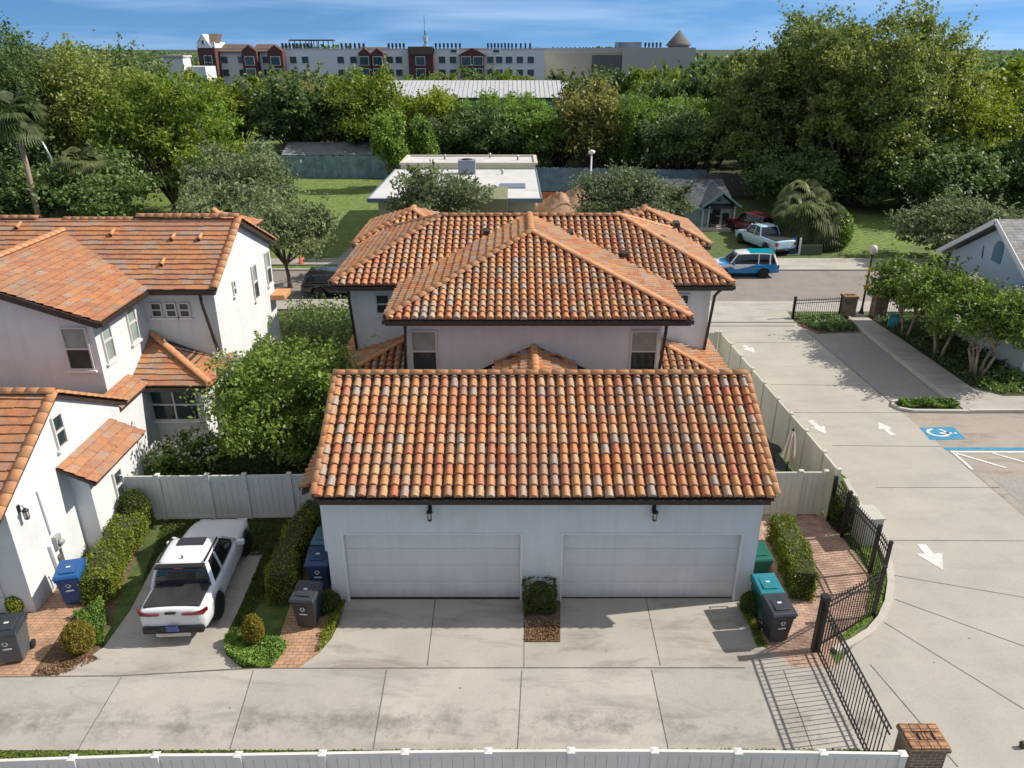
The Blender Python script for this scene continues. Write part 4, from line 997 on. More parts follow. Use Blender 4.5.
# ================================================================== RIGHT HOUSE
rhs = thing('house', 'pale blue stucco gable end with light grey shingle roof at right edge', 'house', (25, 33, 0))
M_bluew = pm('stucco_pale_blue', (.55, .66, .72), (.50, .61, .68), .7, .9, c3=(.60, .68, .72), s3=.4)
xg = 22.9
m = MB(); m.extr([(xg+.5, 39.8, 0), (xg+.5, 39.8, 3.95), (xg+.5, 36.0, 6.15), (xg+.5, 32.2, 3.95), (xg+.5, 32.2, 0)], (14, 0, 0)); m.build('wall', M_bluew, rhs)
rr_ = MB()
for s in (-1, 1):
    e = (xg, 36.0+s*4.35, 6.36-4.35*.59); r_ = (xg, 36.0, 6.36)
    n_ = Vector((0, s*.59, 1)).normalized()*.13
    P4 = [Vector(e), Vector(r_), Vector(r_)+n_, Vector(e)+n_]
    rr_.extr(P4, (15.5, 0, 0), 0)
rr = rr_.build('roof', M_shingle, rhs)
m = MB()
for s in (-1, 1): m.bar((xg-.02, 36.0+s*4.35, 6.36-4.35*.59+.02), (xg-.02, 36.0, 6.38), .04, .24)
m.build('rake_board', M_trim, rr)
m = MB(); V = [(xg+.47, 36.0-.38, 4.4), (xg+.47, 36.0+.38, 4.4)]+[(xg+.47, 36.0+.38*cos(a), 5.05+.38*sin(a)) for a in [pi*k/8 for k in range(9)]]
m.extr(V, (.06, 0, 0)); 
m.build('gable_vent', pm('vent_blue', (.12, .22, .30), (.16, .27, .34), 3, .6), rhs)
m = MB(); m.bar((xg+.47, 37.1, 4.3), (xg+.47, 37.2, 4.9), .03); m.build('cable', M_gut, rhs)
window(rhs, (xg+.5, 34.8, 1.9), (-1, 0, 0), 1.1, 1.3, up_mat=M_glass)
fin(rhs)

# ================================================================== FENCES
def vinyl_fence(label, pts, h, m, ph=.06, cap=True, group=None, joints=True):
    org = Vector((pts[0][0], pts[0][1], 0)); t = thing('vinyl_fence', label, 'fence', org, 0, group)
    for i in range(len(pts)-1):
        a = Vector((pts[i][0], pts[i][1], 0))-org; b = Vector((pts[i+1][0], pts[i+1][1], 0))-org; d = (b-a).normalized(); L = (b-a).length; s = Vector((-d.y, d.x, 0))
        mb = MB(); nb = max(2, int(L/.2)); wd = (L-.12)/nb
        for k in range(nb):
            c = a+d*(.06+wd*(k+.5)); mb.obox(c+Vector((0, 0, h/2)), s, d, (0, 0, 1), .016, wd/2-.004, h/2-.1)
        mb.obox((a+b)/2+Vector((0, 0, h-.06)), s, d, (0, 0, 1), .03, L/2-.06, .055); mb.obox((a+b)/2+Vector((0, 0, .12)), s, d, (0, 0, 1), .03, L/2-.06, .055)
        mb.build('fence_panel', m, t)
    for p in pts:
        c = Vector((p[0], p[1], 0))-org; mb = MB(); mb.box((c.x-.062, c.y-.062, 0), (c.x+.062, c.y+.062, h+ph))
        mb.add([(c.x-.075, c.y-.075, h+ph), (c.x+.075, c.y-.075, h+ph), (c.x+.075, c.y+.075, h+ph), (c.x-.075, c.y+.075, h+ph), (c.x, c.y, h+ph+.022)], [(0, 3, 2, 1), (0, 1, 4), (1, 2, 4), (2, 3, 4), (3, 0, 4)])
        mb.build('fence_post', m, t)
    return t
vinyl_fence('long low white vinyl fence along the front edge of the alley', [(-11.3, 9.98), (-9.75, 10.06), (-8.2, 10.13), (-6.67, 10.19), (-5.13, 10.2), (-3.56, 10.23), (-2.01, 10.26), (-.45, 10.28), (1.11, 10.29), (2.68, 10.29), (4.25, 10.27), (5.84, 10.25), (7.33, 10.22)], 1.8, M_vinyl, .0)
vinyl_fence('white vinyl fence behind the parked white pickup', [(-12.2, 20.55), (-11.1, 20.57), (-9.55, 20.6), (-8.4, 20.62), (-7.0, 20.66), (-5.0, 20.7)], 1.64, M_vinyl)
vinyl_fence('short tan vinyl fence closing the patio beside the garage', [(6.7, 20.82), (7.9, 20.82), (9.15, 20.85), (9.95, 20.85)], 1.62, M_vinylt)
vinyl_fence('long tan vinyl fence running along the lane from patio to street', [(10.2, 20.6), (10.17, 21.76), (10.12, 23.26), (10.04, 24.57), (9.98, 25.85), (9.92, 27.33), (9.86, 28.76), (9.80, 30.19), (9.75, 31.6), (9.66, 33.1)], 1.83, M_vinylt)
vinyl_fence('short tan vinyl return fence joining the house side', [(9.5, 33.15), (8.0, 33.2)], 1.83, M_vinylt)
# wrought iron
def iron_fence(label, pts, h, tops=None, spears=True, cat='fence', posts=None, pw=.05, name='iron_fence', sp=.11, arch=0):
    org = Vector((pts[0][0], pts[0][1], 0)); t = thing(name, label, cat, org)
    for i in range(len(pts)-1):
        a = Vector((pts[i][0], pts[i][1], 0))-org; b = Vector((pts[i+1][0], pts[i+1][1], 0))-org; L = (b-a).length; d = (b-a)/L
        n = max(3, int(L/sp)); mb = MB()
        for z in (.12, h-.28, h-.12): mb.bar(a+Vector((0, 0, z)), b+Vector((0, 0, z)), .028, .035)
        if arch: mb.bar(a+Vector((0, 0, .26)), b+Vector((0, 0, .26)), .025, .03)
        for k in range(1, n):
            c = a+d*L*k/n; zt = h if spears else h-.1
            mb.bar(c+Vector((0, 0, .06)), c+Vector((0, 0, zt)), .018)
        mb.build('picket_panel', M_black, t)
    for k, p in enumerate(pts):
        c = Vector((p[0], p[1], 0))-org; w_ = (posts[k] if posts else pw)
        if w_ <= 0: continue
        mb = MB(); mb.box((c.x-w_/2, c.y-w_/2, 0), (c.x+w_/2, c.y+w_/2, h+.08)); mb.box((c.x-w_/2-.01, c.y-w_/2-.01, h+.08), (c.x+w_/2+.01, c.y+w_/2+.01, h+.11)); mb.build('post', M_black, t)
    return t
iron_fence('black iron picket fence curving round the patio beside the lane', [(10.12, 20.5), (10.22, 19.64), (10.34, 17.88), (10.28, 17.1), (9.63, 16.03), (7.72, 14.86)], 1.55, posts=[.09, .09, .08, .08, .08, 0])
iron_fence('black iron sliding gate open beside the brick pier', [(7.62, 14.78), (7.55, 11.05)], 1.62, spears=False, cat='gate', posts=[.16, 0], name='iron_gate', sp=.125, arch=1)
iron_fence('low black iron fence between street pier and driveway', [(15.72, 40.45), (18.45, 40.85)], 1.15, cat='fence', posts=[.12, .05], sp=.13)
iron_fence('short black iron fence right of the street lamp', [(20.95, 41.0), (23.5, 41.2)], 1.1, cat='fence', sp=.13)
def pier(label, x, y, wx, wy, h, cap=True):
    t = thing('brick_pier', label, 'brick pier', (x, y, 0)); MB().box((-wx/2, -wy/2, 0), (wx/2, wy/2, h-.10)).build('shaft', M_brick, t, .01)
    mb = MB(); mb.box((-wx/2-.04, -wy/2-.04, h-.10), (wx/2+.04, wy/2+.04, h-.02)); mb.build('cap', M_brick, t)
    top = MB()
    # cap of bricks laid round a small dark frame
    n = 0
    for i in range(4):
        for j in range(3):
            if i in (1, 2) and j == 1: continue
            x0 = -wx/2-.03+i*(wx+.06)/4; y0 = -wy/2-.03+j*(wy+.06)/3
            top.box((x0+.008, y0+.008, h-.02), (x0+(wx+.06)/4-.008, y0+(wy+.06)/3-.008, h+.022))
    for q in (-1, 0, 1): top.box((q*.07-.025, -wy/6+.01, h-.02), (q*.07+.025, wy/6-.01, h+.015))
    top.build('cap_bricks', M_bricktop, t, .005)
pier('large brown brick pier at the end of the black gate', 7.94, 10.64, .68, .54, 1.76)
pier('weathered brick pier left of the street lamp', 18.85, 40.75, .72, .6, 1.25)
pier('weathered brick pier right of the street lamp', 20.6, 40.75, .72, .6, 1.25)

# ================================================================== VEHICLES
def make_wheel(parent, c, r, w_, side, rim=M_rim):
    mb = MB(); k = w_/2
    mb.lathe([(r*.62, -k), (r*.93, -k), (r, -k*.7), (r, k*.7), (r*.93, k), (r*.62, k)], (0, 0, 0), 24, axis='y')
    o = mb.build('wheel', M_rubber, parent); o.location = c
    m2 = MB(); m2.lathe([(r*.64, side*k*.2), (r*.64, side*k*.75), (r*.58, side*k*.8), (r*.56, side*k*.35), (r*.05, side*k*.3)], (0, 0, 0), 20, axis='y')
    for q in range(5):
        a = 2*pi*q/5+.3; m2.bar((0, side*k*.62, 0), (r*.6*cos(a), side*k*.75, r*.6*sin(a)), r*.16, r*.08)
    m2.lathe([(r*.12, side*k*.4), (r*.12, side*k*.8), (r*.04, side*k*.85)], (0, 0, 0), 10, axis='y')
    m2.build('rim', rim, o)
    return o
def loft(stations, name, m, parent, sub=1, cuts=None):
    """stations: (x, [(y,z)...] half section bottom-centre to top-centre)"""
    mb = MB(); n = len(stations[0][1]); V = []; F = []
    N = 2*n-2
    for x, sec in stations:
        for y, z in sec: V.append((x, y, z))
        for y, z in sec[-2:0:-1]: V.append((x, -y, z))
    for i in range(len(stations)-1):
        for k in range(N): F.append((i*N+k, i*N+(k+1) % N, (i+1)*N+(k+1) % N, (i+1)*N+k))
    F.append(tuple(range(N-1, -1, -1))); F.append(tuple((len(stations)-1)*N+k for k in range(N)))
    mb.add(V, F, 0, True); o = mb.build(name, m, None)
    if sub:
        md = o.modifiers.new('s', 'SUBSURF'); md.levels = sub; md.render_levels = sub
        
    if cuts:
        for (cx_, r_, wd) in cuts:
            cb = MB(); cb.lathe([(r_, -wd), (r_, wd)], (cx_, 0, r_*.86), 28, axis='y'); co = cb.build('cutter', m)
            md = o.modifiers.new('b', 'BOOLEAN'); md.object = co; md.operation = 'DIFFERENCE'; md.solver = 'EXACT'
            co['cut'] = 1
    dg = bpy.context.evaluated_depsgraph_get(); me = bpy.data.meshes.new_from_object(o.evaluated_get(dg))
    o.modifiers.clear(); o.data = me
    for c in [c for c in bpy.data.objects if c.get('cut')]: bpy.data.objects.remove(c)
    o.parent = parent
    return o
def vehicle(name, label, cat, loc, rz, L, Wd, H, paint, style, wr=.34, wb=None, rim=M_rim, roofpaint=None, extra=None, cab=None):
    """x forward. style: pickup / suv / car"""
    t = thing(name, label, cat, loc, rz)
    W2 = Wd/2; wb = wb or L*.6; fa, ra = L/2-(L-wb)*.46, -L/2+(L-wb)*.54
    belt = H*.60; zb = .26
    def sec(w, zt, z0=zb, cr=.03):
        h_ = zt-z0; return [(0, z0), (w-.16, z0), (w-.05, z0+h_*.08), (w-.01, z0+h_*.30), (w, z0+h_*.55), (w-.015, z0+h_*.80), (w-.055, z0+h_*.93), (w-.14, zt-.005), (0, zt+cr)]
    hood = H*.60
    st = []
    if style == 'pickup': rail = H*.63
    else: rail = belt
    xs = [(-L/2, .86, rail-.03, zb+.12), (-L/2+.03, .94, rail, zb+.05), (-L/2+.35, .985, rail, zb), (-L*.22, 1, rail, zb), (0, 1, rail, zb), (L*.17, 1, rail-.02, zb), (L*.25, .99, hood+.0, zb),
          (L/2-.55, .965, hood-.06, zb), (L/2-.22, .90, hood-.14, zb), (L/2-.05, .78, hood-.26, zb+.05), (L/2, .66, hood-.36, zb+.14)]
    for x, kw, zt, z0 in xs: st.append((x, sec(W2*kw, zt, z0)))
    body = loft(st, 'body', paint, t, 1, [(fa, wr*1.17, W2+.2), (ra, wr*1.17, W2+.2)])
    # greenhouse
    if style == 'pickup': xr0, xr1, xf1, xf0 = (cab or (-L*.14, -L*.085, L*.12, L*.25))
    elif style == 'suv': xr0, xr1, xf1, xf0 = -L*.47, -L*.425, L*.09, L*.22
    else: xr0, xr1, xf1, xf0 = -L*.42, -L*.26, L*.05, L*.21
    gb, gr = W2*.93, W2*.73; zr = H
    g0 = belt-.06
    def gs(w0, w1, z1): return [(0, g0), (w0, g0), (w0-.01, g0+.08), (w1+.02, z1-.06), (w1-.05, z1-.008), (0, z1+.02)]
    def lerp(a, b, k): return a+(b-a)*k
    stn = [(xr0, gs(gb*.95, gb*.93, g0+.10)), (lerp(xr0, xr1, .5), gs(gb*.97, lerp(gb, gr, .5), lerp(g0, zr, .6))), (xr1, gs(gb*.98, gr*.97, zr-.05)), (xr1+.15, gs(gb, gr, zr-.02)), (lerp(xr1, xf1, .5), gs(gb, gr, zr)), (xf1-.1, gs(gb, gr, zr-.03)), (xf1+.05, gs(gb*.99, gr*.98, zr-.07)),
           (lerp(xf1, xf0, .55), gs(gb*.97, lerp(gr, gb, .5), lerp(zr, g0, .52))), (xf0, gs(gb*.9, gb*.88, g0+.08))]
    gh = loft(stn, 'windows', M_cglass, t, 1)
    # roof skin
    rp = roofpaint or paint
    rst = []
    for x, w_, z in ((xr1-.04, gr*.93, zr-.09), (xr1+.12, gr*.99, zr-.02), (lerp(xr1, xf1, .5), gr*1.0, zr+.012), (xf1-.08, gr*.99, zr-.02), (xf1+.10, gr*.93, zr-.10)):
        rst.append((x, [(0, z-.05), (w_-.03, z-.07), (w_+.02, z-.06), (w_-.01, z-.01), (w_-.1, z+.018), (0, z+.03)]))
    loft(rst, 'roof_panel', rp, t, 1)
    # pillars
    mb = MB()
    for s in (-1, 1):
        mb.bar((xf0-.06, s*(gb*.93), g0+.08), (xf1+.06, s*(gr*.97), zr-.07), .07, .05); mb.build('pillar', rp, t); mb = MB()
        mb.bar((xr0+.02, s*(gb*.97), g0+.05), (xr1+.04, s*(gr*.97), zr-.06), .10 if style != 'suv' else .14, .06); mb.build('pillar', rp, t); mb = MB()
        bx = lerp(xr1, xf1, .45); mb.bar((bx, s*(gb+.006), g0+.02), (bx-.02, s*(gr+.03), zr-.07), .06, .04); mb.build('pillar', rp, t); mb = MB()
        if style == 'suv': bx = lerp(xr1, xf1, .12); mb.bar((bx, s*(gb+.006), g0+.02), (bx+.0, s*(gr+.03), zr-.07), .09, .04); mb.build('pillar', rp, t); mb = MB()
    for s in (-1, 1):
        for x in (fa, ra): make_wheel(t, (x, s*(W2-.12), wr), wr, .23, s, rim)
        mm = MB(); mm.obox((xf0-.22, s*(W2+.09), belt+.03), (1, 0, 0), (0, 1, 0), (0, 0, 1), .06, .11, .075); mm.build('door_mirror', paint, t, .03)
        hl = MB(); hl.obox((L/2-.10, s*W2*.62, hood-.30), (1, 0, 0), (0, 1, 0), (0, 0, 1), .07, .16, .06); hl.build('headlight', M_lens, t, .02)
        if not extra or 'tail' not in extra:
            tl = MB(); tl.obox((-L/2+.04, s*W2*.82, rail-.24), (1, 0, 0), (0, 1, 0), (0, 0, 1), .06, .10, .13); tl.build('taillight', M_red, t, .02)
    bm_ = MB(); bm_.obox((-L/2+.02, 0, .44), (1, 0, 0), (0, 1, 0), (0, 0, 1), .10, W2*.86, .10); bm_.build('rear_bumper', M_black if style == 'pickup' else paint, t, .04)
    bm_ = MB(); bm_.obox((L/2-.10, 0, .42), (1, 0, 0), (0, 1, 0), (0, 0, 1), .12, W2*.72, .10); bm_.build('front_bumper', M_black, t, .04)
    pl = MB(); pl.obox((-L/2-.085, 0, .50), (1, 0, 0), (0, 1, 0), (0, 0, 1), .012, .15, .075); pl.build('licence_plate', M_plate, t)
    if style == 'pickup':
        # bed cover, rear glass surround
        bl = MB(); x0, x1 = -L/2+.12, xr0+.12
        bl.box((x0, -W2*.80, rail-.02), (x1, W2*.80, rail+.035)); bl.build('bed_cover', M_bed, t, .02)
    return t
M_cglass = pm('car_glass', (.012, .014, .016), None, 1, .05, spec=.9)
M_lens = pm('lamp_lens', (.6, .62, .64), None, 1, .1)
M_red = pm('tail_lens_red', (.16, .008, .014), None, 1, .15, coat=.5)
M_plate = pm('plate_blue', (.03, .06, .28), (.12, .16, .38), 25, .4)
M_bed = pm('bed_black', (.022, .022, .024), (.035, .035, .037), 3, .55, bump=.2, bscale=80)
P_white = pm('paint_white', (.72, .73, .74), None, 1, .25, coat=.6)
P_black = pm('paint_black', (.012, .013, .015), None, 1, .2, coat=.8)
P_maroon = pm('paint_maroon', (.12, .012, .02), None, 1, .25, coat=.5)
P_lblue = pm('paint_pale_blue', (.42, .60, .72), None, 1, .25, coat=.5)
P_blue = pm('paint_blue', (.0, .16, .42), (.0, .22, .50), 1.2, .25, coat=.5)
P_teal = pm('paint_teal', (.0, .30, .42), None, 1, .25, coat=.5)
# the near white pickup
tk = vehicle('pickup_truck', 'white pickup truck with dark bed cover and sunroof, parked on the short driveway', 'pickup truck', (-8.66, 17.3, .024), radians(93), 4.5, 1.76, 1.64, P_white, 'pickup', wr=.37, wb=2.75, extra=['tail'], cab=(-1.30, -1.12, .02, .82))
mb = MB(); mb.box((-.42, -.36, 1.672), (-.08, .36, 1.685)); mb.build('sunroof', M_cglass, tk, .005)
for s in (-1, 1):
    mb = MB(); mb.bar((-1.12, s*.60, 1.65), (-.05, s*.60, 1.65), .035, .05); mb.build('roof_rail', M_black, tk, .01)
mb = MB(); mb.lathe([(.025, 0), (.02, .05), (.005, .09)], (-.95, .02, 1.66), 8); mb.build('antenna_fin', M_black, tk)
mb = MB(); mb.obox((-1.24, 0, 1.60), (1, 0, 0), (0, 1, 0), (0, 0, 1), .09, .62, .03); mb.build('rear_spoiler', M_black, tk, .01)
mb = MB(); mb.obox((-1.335, 0, 1.60), (1, 0, 0), (0, 1, 0), (0, 0, 1), .02, .12, .015); mb.build('brake_light', M_red, tk)
for s in (-1, 1):
    mb = MB(); mb.extr([(-2.36, s*.20, .93), (-2.38, s*.62, .99), (-2.30, s*.86, 1.02), (-2.2, s*.93, .98), (-2.30, s*.88, .86), (-2.38, s*.60, .90), (-2.38, s*.20, .90)], (.0, 0, 0)) if False else None
    mb = MB(); mb.add([(-2.28, s*.28, .895), (-2.28, s*.28, .925), (-2.275, s*.54, .945), (-2.20, s*.76, .975), (-2.08, s*.855, .97), (-2.09, s*.855, .89), (-2.20, s*.77, .84), (-2.28, s*.54, .885)], [(0, 1, 2, 7), (7, 2, 3, 6), (6, 3, 4, 5)])
    o = mb.build('taillight', M_red, tk); md = o.modifiers.new('s', 'SOLIDIFY'); md.thickness = .05; md.offset = 0
mb = MB(); mb.obox((-2.275, 0, .95), (1, 0, 0), (0, 1, 0), (0, 0, 1), .02, .13, .025); mb.build('tailgate_handle', M_black, tk)
mb = MB(); mb.obox((-2.33, 0, .33), (1, 0, 0), (0, 1, 0), (0, 0, 1), .03, .42, .05); mb.build('skid_plate', M_rims, tk, .01)
# street vehicles
vehicle('parked_suv', 'black sport utility vehicle parked at the near kerb between the houses', 'SUV', (-10.3, 44.9, .016), 0, 4.7, 1.9, 1.6, P_black, 'suv', wr=.36)
bs = vehicle('parked_wagon', 'blue and white patterned wagon parked at the far kerb', 'car', (15.2, 49.3, .016), pi, 4.5, 1.75, 1.62, P_blue, 'suv', wr=.33, roofpaint=P_white)
mb = MB()
for s in (1, -1):
    mb.add([(2.15, s*.70, .62), (2.0, s*.80, .82), (1.1, s*.888, .95), (.2, s*.89, .96), (-.7, s*.89, .94), (-.2, s*.89, .78), (.6, s*.893, .62), (.9, s*.893, .80), (1.5, s*.88, .72)], [(0, 1, 8), (1, 2, 7, 8), (2, 3, 6, 7), (3, 4, 5, 6)])
o = mb.build('swoosh_panel', P_white, bs); md = o.modifiers.new('s', 'SOLIDIFY'); md.thickness = .03; md.offset = 0
mb = MB(); mb.box((-1.95, -.60, 1.61), (-.35, .60, 1.655)); mb.build('roof_wrap', P_teal, bs, .02)
mb = MB(); mb.box((1.2, -.55, .93), (2.0, .55, .95)); mb.build('hood_wrap', P_white, bs, .01)
vehicle('pickup_truck', 'pale blue and white pickup truck parked facing away beside the palm clump', 'pickup truck', (19.0, 56.9, .02), radians(108), 5.4, 1.9, 1.75, P_lblue, 'pickup', wr=.37, rim=M_rims)
vehicle('parked_suv', 'maroon sport utility vehicle parked by the small cottage', 'SUV', (19.4, 61.6, .02), radians(115), 4.5, 1.8, 1.75, P_maroon, 'suv', wr=.36, rim=M_rims)
vehicle('parked_car', 'blue car with only its roof showing above the left house ridge', 'car', (-27.2, 49.0, .02), radians(20), 4.6, 1.8, 1.5, pm('paint_bright_blue', (.02, .16, .50), None, 1, .25, coat=.5), 'suv', wr=.34)

# ================================================================== BINS AND PATIO THINGS
def bin_(label, loc, rz, body, lid, h=1.08, emblem=True, scl=1.0):
    t = thing('wheelie_bin', label, 'bin', loc, rz)
    mb = MB(); wb, db, wt, dt = .23, .25, .29, .35; z0, z1 = .06, h-.12
    secs = [(wb, db, z0), ((wb*.45+wt*.55), (db*.45+dt*.55), z0+(z1-z0)*.55), (wt-.01, dt-.01, z1-.12), (wt+.02, dt+.02, z1-.10), (wt+.02, dt+.02, z1)]
    V = []
    for w_, d_, z in secs: V += [(-w_, -d_, z), (w_, -d_, z), (w_, d_, z), (-w_, d_, z)]
    F = [(3, 2, 1, 0), (16, 17, 18, 19)]+[(4*i+k, 4*i+(k+1) % 4, 4*i+4+(k+1) % 4, 4*i+4+k) for i in range(4) for k in range(4)]
    mb.add(V, F); mb.build('tub', body, t, .025)
    l = MB(); zz = z1+.005
    l.add([(-.34, -.42, zz), (.34, -.42, zz), (.34, .38, zz), (-.34, .38, zz), (-.31, -.37, zz+.07), (.31, -.37, zz+.07), (.31, .36, zz+.12), (-.31, .36, zz+.12)], [(0, 3, 2, 1), (4, 5, 6, 7), (0, 1, 5, 4), (1, 2, 6, 5), (2, 3, 7, 6), (3, 0, 4, 7)])
    l.box((-.20, -.25, zz+.06), (.20, .22, zz+.115)); lo = l.build('lid', lid, t, .02)
    hb = MB(); hb.tube([(-.24, .40, zz-.02), (-.24, .46, zz-.01), (.24, .46, zz-.01), (.24, .40, zz-.02)], .018, 6); hb.build('handle', body, t)
    for s in (-1, 1):
        wv = MB(); wv.lathe([(.10, -.03), (.115, -.02), (.115, .02), (.10, .03)], (s*.27, .30, .115), 14, axis='x'); wv.build('wheel', M_rubber, t)
    if emblem:
        e = MB(); e.box((-.055, -.035, zz+.122), (.05, .03, zz+.126)); 
        for k in range(3):
            a = 2*pi*k/3+.5; c = Vector((.09*cos(a)*.5, -.36, .72+.09*sin(a)*.5)); e.obox(c, (cos(a+1.57), 0, sin(a+1.57)), (0, 1, 0), (-sin(a+1.57), 0, cos(a+1.57)), .04, .006, .014)
        e.box((-.1, -.335, .52), (.1, -.325, .56)); e.build('emblem', M_emb, t)
    return t
M_emb = pm('emblem_white', (.6, .62, .62), None, 1, .6)
B_blue = pm('plastic_blue', (.01, .075, .24), (.015, .09, .27), 2, .4); B_grey = pm('plastic_grey', (.075, .085, .095), (.09, .10, .11), 2, .45)
B_dark = pm('plastic_charcoal', (.028, .034, .042), (.035, .042, .05), 2, .4); B_green = pm('plastic_green', (.0, .085, .055), (.0, .10, .065), 2, .45)
B_teal = pm('plastic_teal', (.01, .17, .21), (.015, .20, .24), 2, .4); B_pblue = pm('plastic_faded_blue', (.05, .14, .19), (.07, .17, .22), 2, .5); B_navy = pm('plastic_navy', (.02, .05, .12), (.025, .06, .14), 2, .4)
bin_('grey bin with dark lid standing on the orange pavers at the left edge', (-12.3, 14.55, .02), radians(12), B_grey, B_dark)
bin_('bright blue bin with blue lid between left garage wall and hedge', (-11.95, 16.72, .02), radians(14), B_blue, B_blue)
bin_('faded blue bin against the garage side wall, the farther one', (-5.38, 18.25, .02), radians(-4), B_pblue, B_pblue)
bin_('navy blue bin against the garage side wall, in front of the faded one', (-5.36, 17.3, .02), radians(3), B_navy, B_navy)
bin_('charcoal bin alone on the paver path left of the garage', (-5.33, 15.8, .02), radians(-6), B_dark, B_dark)
bin_('green bin with bright teal lid right of the garage', (6.70, 16.1, .02), radians(4), B_green, B_teal)
bin_('charcoal bin in front of the teal lidded bin', (6.74, 15.28, .02), radians(6), B_dark, B_dark)
bin_('dark green bin close to the garage wall, behind the teal lidded one', (6.86, 17.5, .02), radians(4), B_green, B_green, emblem=False)
# patio behind the tan fence
sheet('patio_deck', [(6.8, 21.1), (10.0, 21.1), (9.7, 33), (7.7, 33)], .03, pm('deck_dark', (.05, .06, .07), (.07, .08, .09), 3, .7))
um = thing('patio_umbrella', 'closed tan and white striped umbrella standing in the patio', 'umbrella', (9.36, 22.5, .03))
mb = MB(); mb.tube([(0, 0, .05), (0, 0, 2.22)], .025, 8); mb.lathe([(.03, 2.18), (.05, 2.24), (.01, 2.3)], (0, 0, 0), 8); mb.build('pole', M_black, um)
mb = MB(); V = []; n = 16
for z, r in ((2.2, .03), (2.05, .09), (1.7, .14), (1.3, .19), (1.15, .21)):
    for k in range(n): a = 2*pi*k/n; q = r*(1.12 if k % 2 else .80); V.append((q*cos(a), q*sin(a), z))
mb.add(V, [(i*n+k, i*n+(k+1) % n, (i+1)*n+(k+1) % n, (i+1)*n+k) for i in range(4) for k in range(n)])
o = mb.build('canopy', [pm('canvas_tan', (.42, .30, .18), None, 1, .9), pm('canvas_cream', (.66, .60, .50), None, 1, .9)], um)
for i, p in enumerate(o.data.polygons): p.material_index = (i//2) % 2
mb = MB(); mb.lathe([(.26, 0), (.26, .05), (.05, .09)], (0, 0, 0), 16); mb.build('base', M_black, um)
def lounger(label, loc, rz):
    t = thing('patio_lounger', label, 'lounger', loc, rz)
    mb = MB()
    for s in (-.3, .3):
        mb.bar((s, -.9, .28), (s, .9, .28), .04)
        for y in (-.8, .75): mb.bar((s, y, 0), (s, y, .28), .035)
    mb.build('frame', M_black, t)
    mb = MB(); mb.box((-.3, -.9, .29), (.3, .25, .35)); mb.build('seat', pm('sling_grey_blue', (.20, .26, .30), None, 1, .8), t, .02)
    mb = MB(); mb.extr([(-.3, .27, .30), (.3, .27, .30), (.3, .27, .36), (-.3, .27, .36)], (0, .60, .38)); mb.build('backrest', bpy.data.materials['sling_grey_blue'], t, .02)
lounger('grey patio lounger left of the closed umbrella', (8.75, 23.6, .03), radians(25))
t = thing('patio_table', 'low dark round patio table behind the closed umbrella', 'table', (9.3, 24.2, .03)); mb = MB(); mb.lathe([(.42, .58), (.44, .60), (.42, .63)], (0, 0, 0), 20); mb.build('tabletop', M_black, t)
for k in range(3):
    a = 2*pi*k/3; MB().bar((.1*cos(a), .1*sin(a), .58), (.32*cos(a), .32*sin(a), 0), .03).build('leg', M_black, t)
shrub('potted_plant', 'small blue green plant just behind the short tan fence', (9.55, 22.0, .03), .42, .75, leafmat('leaves_bluegreen', [(.05, .10, .08), (.10, .18, .14), (.18, .26, .22)]), 5, 500, .12, cat='plant')
# beige utility cabinet by the lane
t = thing('utility_cabinet', 'beige utility cabinet standing by the iron fence and the lane', 'utility cabinet', (10.85, 19.45, 0), radians(4))
mb = MB(); mb.box((-.26, -.36, .0), (.26, .36, 1.0)); mb.build('body', pm('beige_enamel', (.50, .48, .42), (.46, .44, .38), 2, .5), t, .015)
mb = MB(); mb.box((-.29, -.39, 1.002), (.29, .39, 1.05)); mb.build('lid', bpy.data.materials['beige_enamel'], t, .01)
t2 = MB(); t2.box((-.27, -.25, .2), (-.26, .25, .8)); t2.build('door', bpy.data.materials['beige_enamel'], t)
# paver hatch / grate
o = MB().box((-.06, -.05, 0), (.06, .05, .16)); o.box((-.09, -.04, .1), (-.05, .04, .14)); o = o.build('hydrant_valve', M_gut, None, .02); o.location = G(1022, 748)+Vector((0, 0, .02)); tag(o, 'small dark blue valve standing on the lane at the right edge', 'valve')
# street lamp
t = thing('street_lamp', 'black street lamp with white globe and yellow sign plates', 'street lamp', (19.78, 41.0, 0))
mb = MB(); mb.lathe([(.16, 0), (.16, .12), (.09, .3), (.06, .5), (.05, 3.4), (.09, 3.45), (.10, 3.5)], (0, 0, 0), 10); mb.build('pole', M_black, t)
mb = MB(); mb.lathe([(.08, 3.5), (.19, 3.62), (.23, 3.78), (.18, 3.95), (.06, 4.03)], (0, 0, 0), 14); mb.build('globe', pm('globe_white', (.62, .58, .5), None, 1, .3), t)
mb = MB(); mb.box((-.04, -.12, 2.1), (.02, -.09, 2.5)); mb.box((-.16, -.12, 1.5), (.10, -.09, 1.85)); mb.box((-.10, -.12, 2.55), (.14, -.09, 2.8)); mb.build('sign_plate', pm('sign_yellow', (.60, .38, .02), None, 1, .5), t)
# blue yard sign
t = thing('yard_sign', 'small pale blue sign in the bed beside the side walk', 'sign', (G(891, 332).x, G(891, 332).y, 0), radians(10))
mb = MB(); mb.box((-.28, -.015, .35), (.28, .015, 1.0)); mb.build('board', pm('sign_blue', (.06, .42, .52), None, 1, .5), t)
mb = MB(); mb.box((-.2, -.02, .62), (.2, -.016, .82)); mb.build('sign_face', pm('sign_light_blue', (.20, .55, .62), None, 1, .5), t)
mb = MB(); mb.bar((-.2, 0, 0), (-.2, 0, .4), .03); mb.bar((.2, 0, 0), (.2, 0, .4), .03); mb.build('stake', M_black, t)
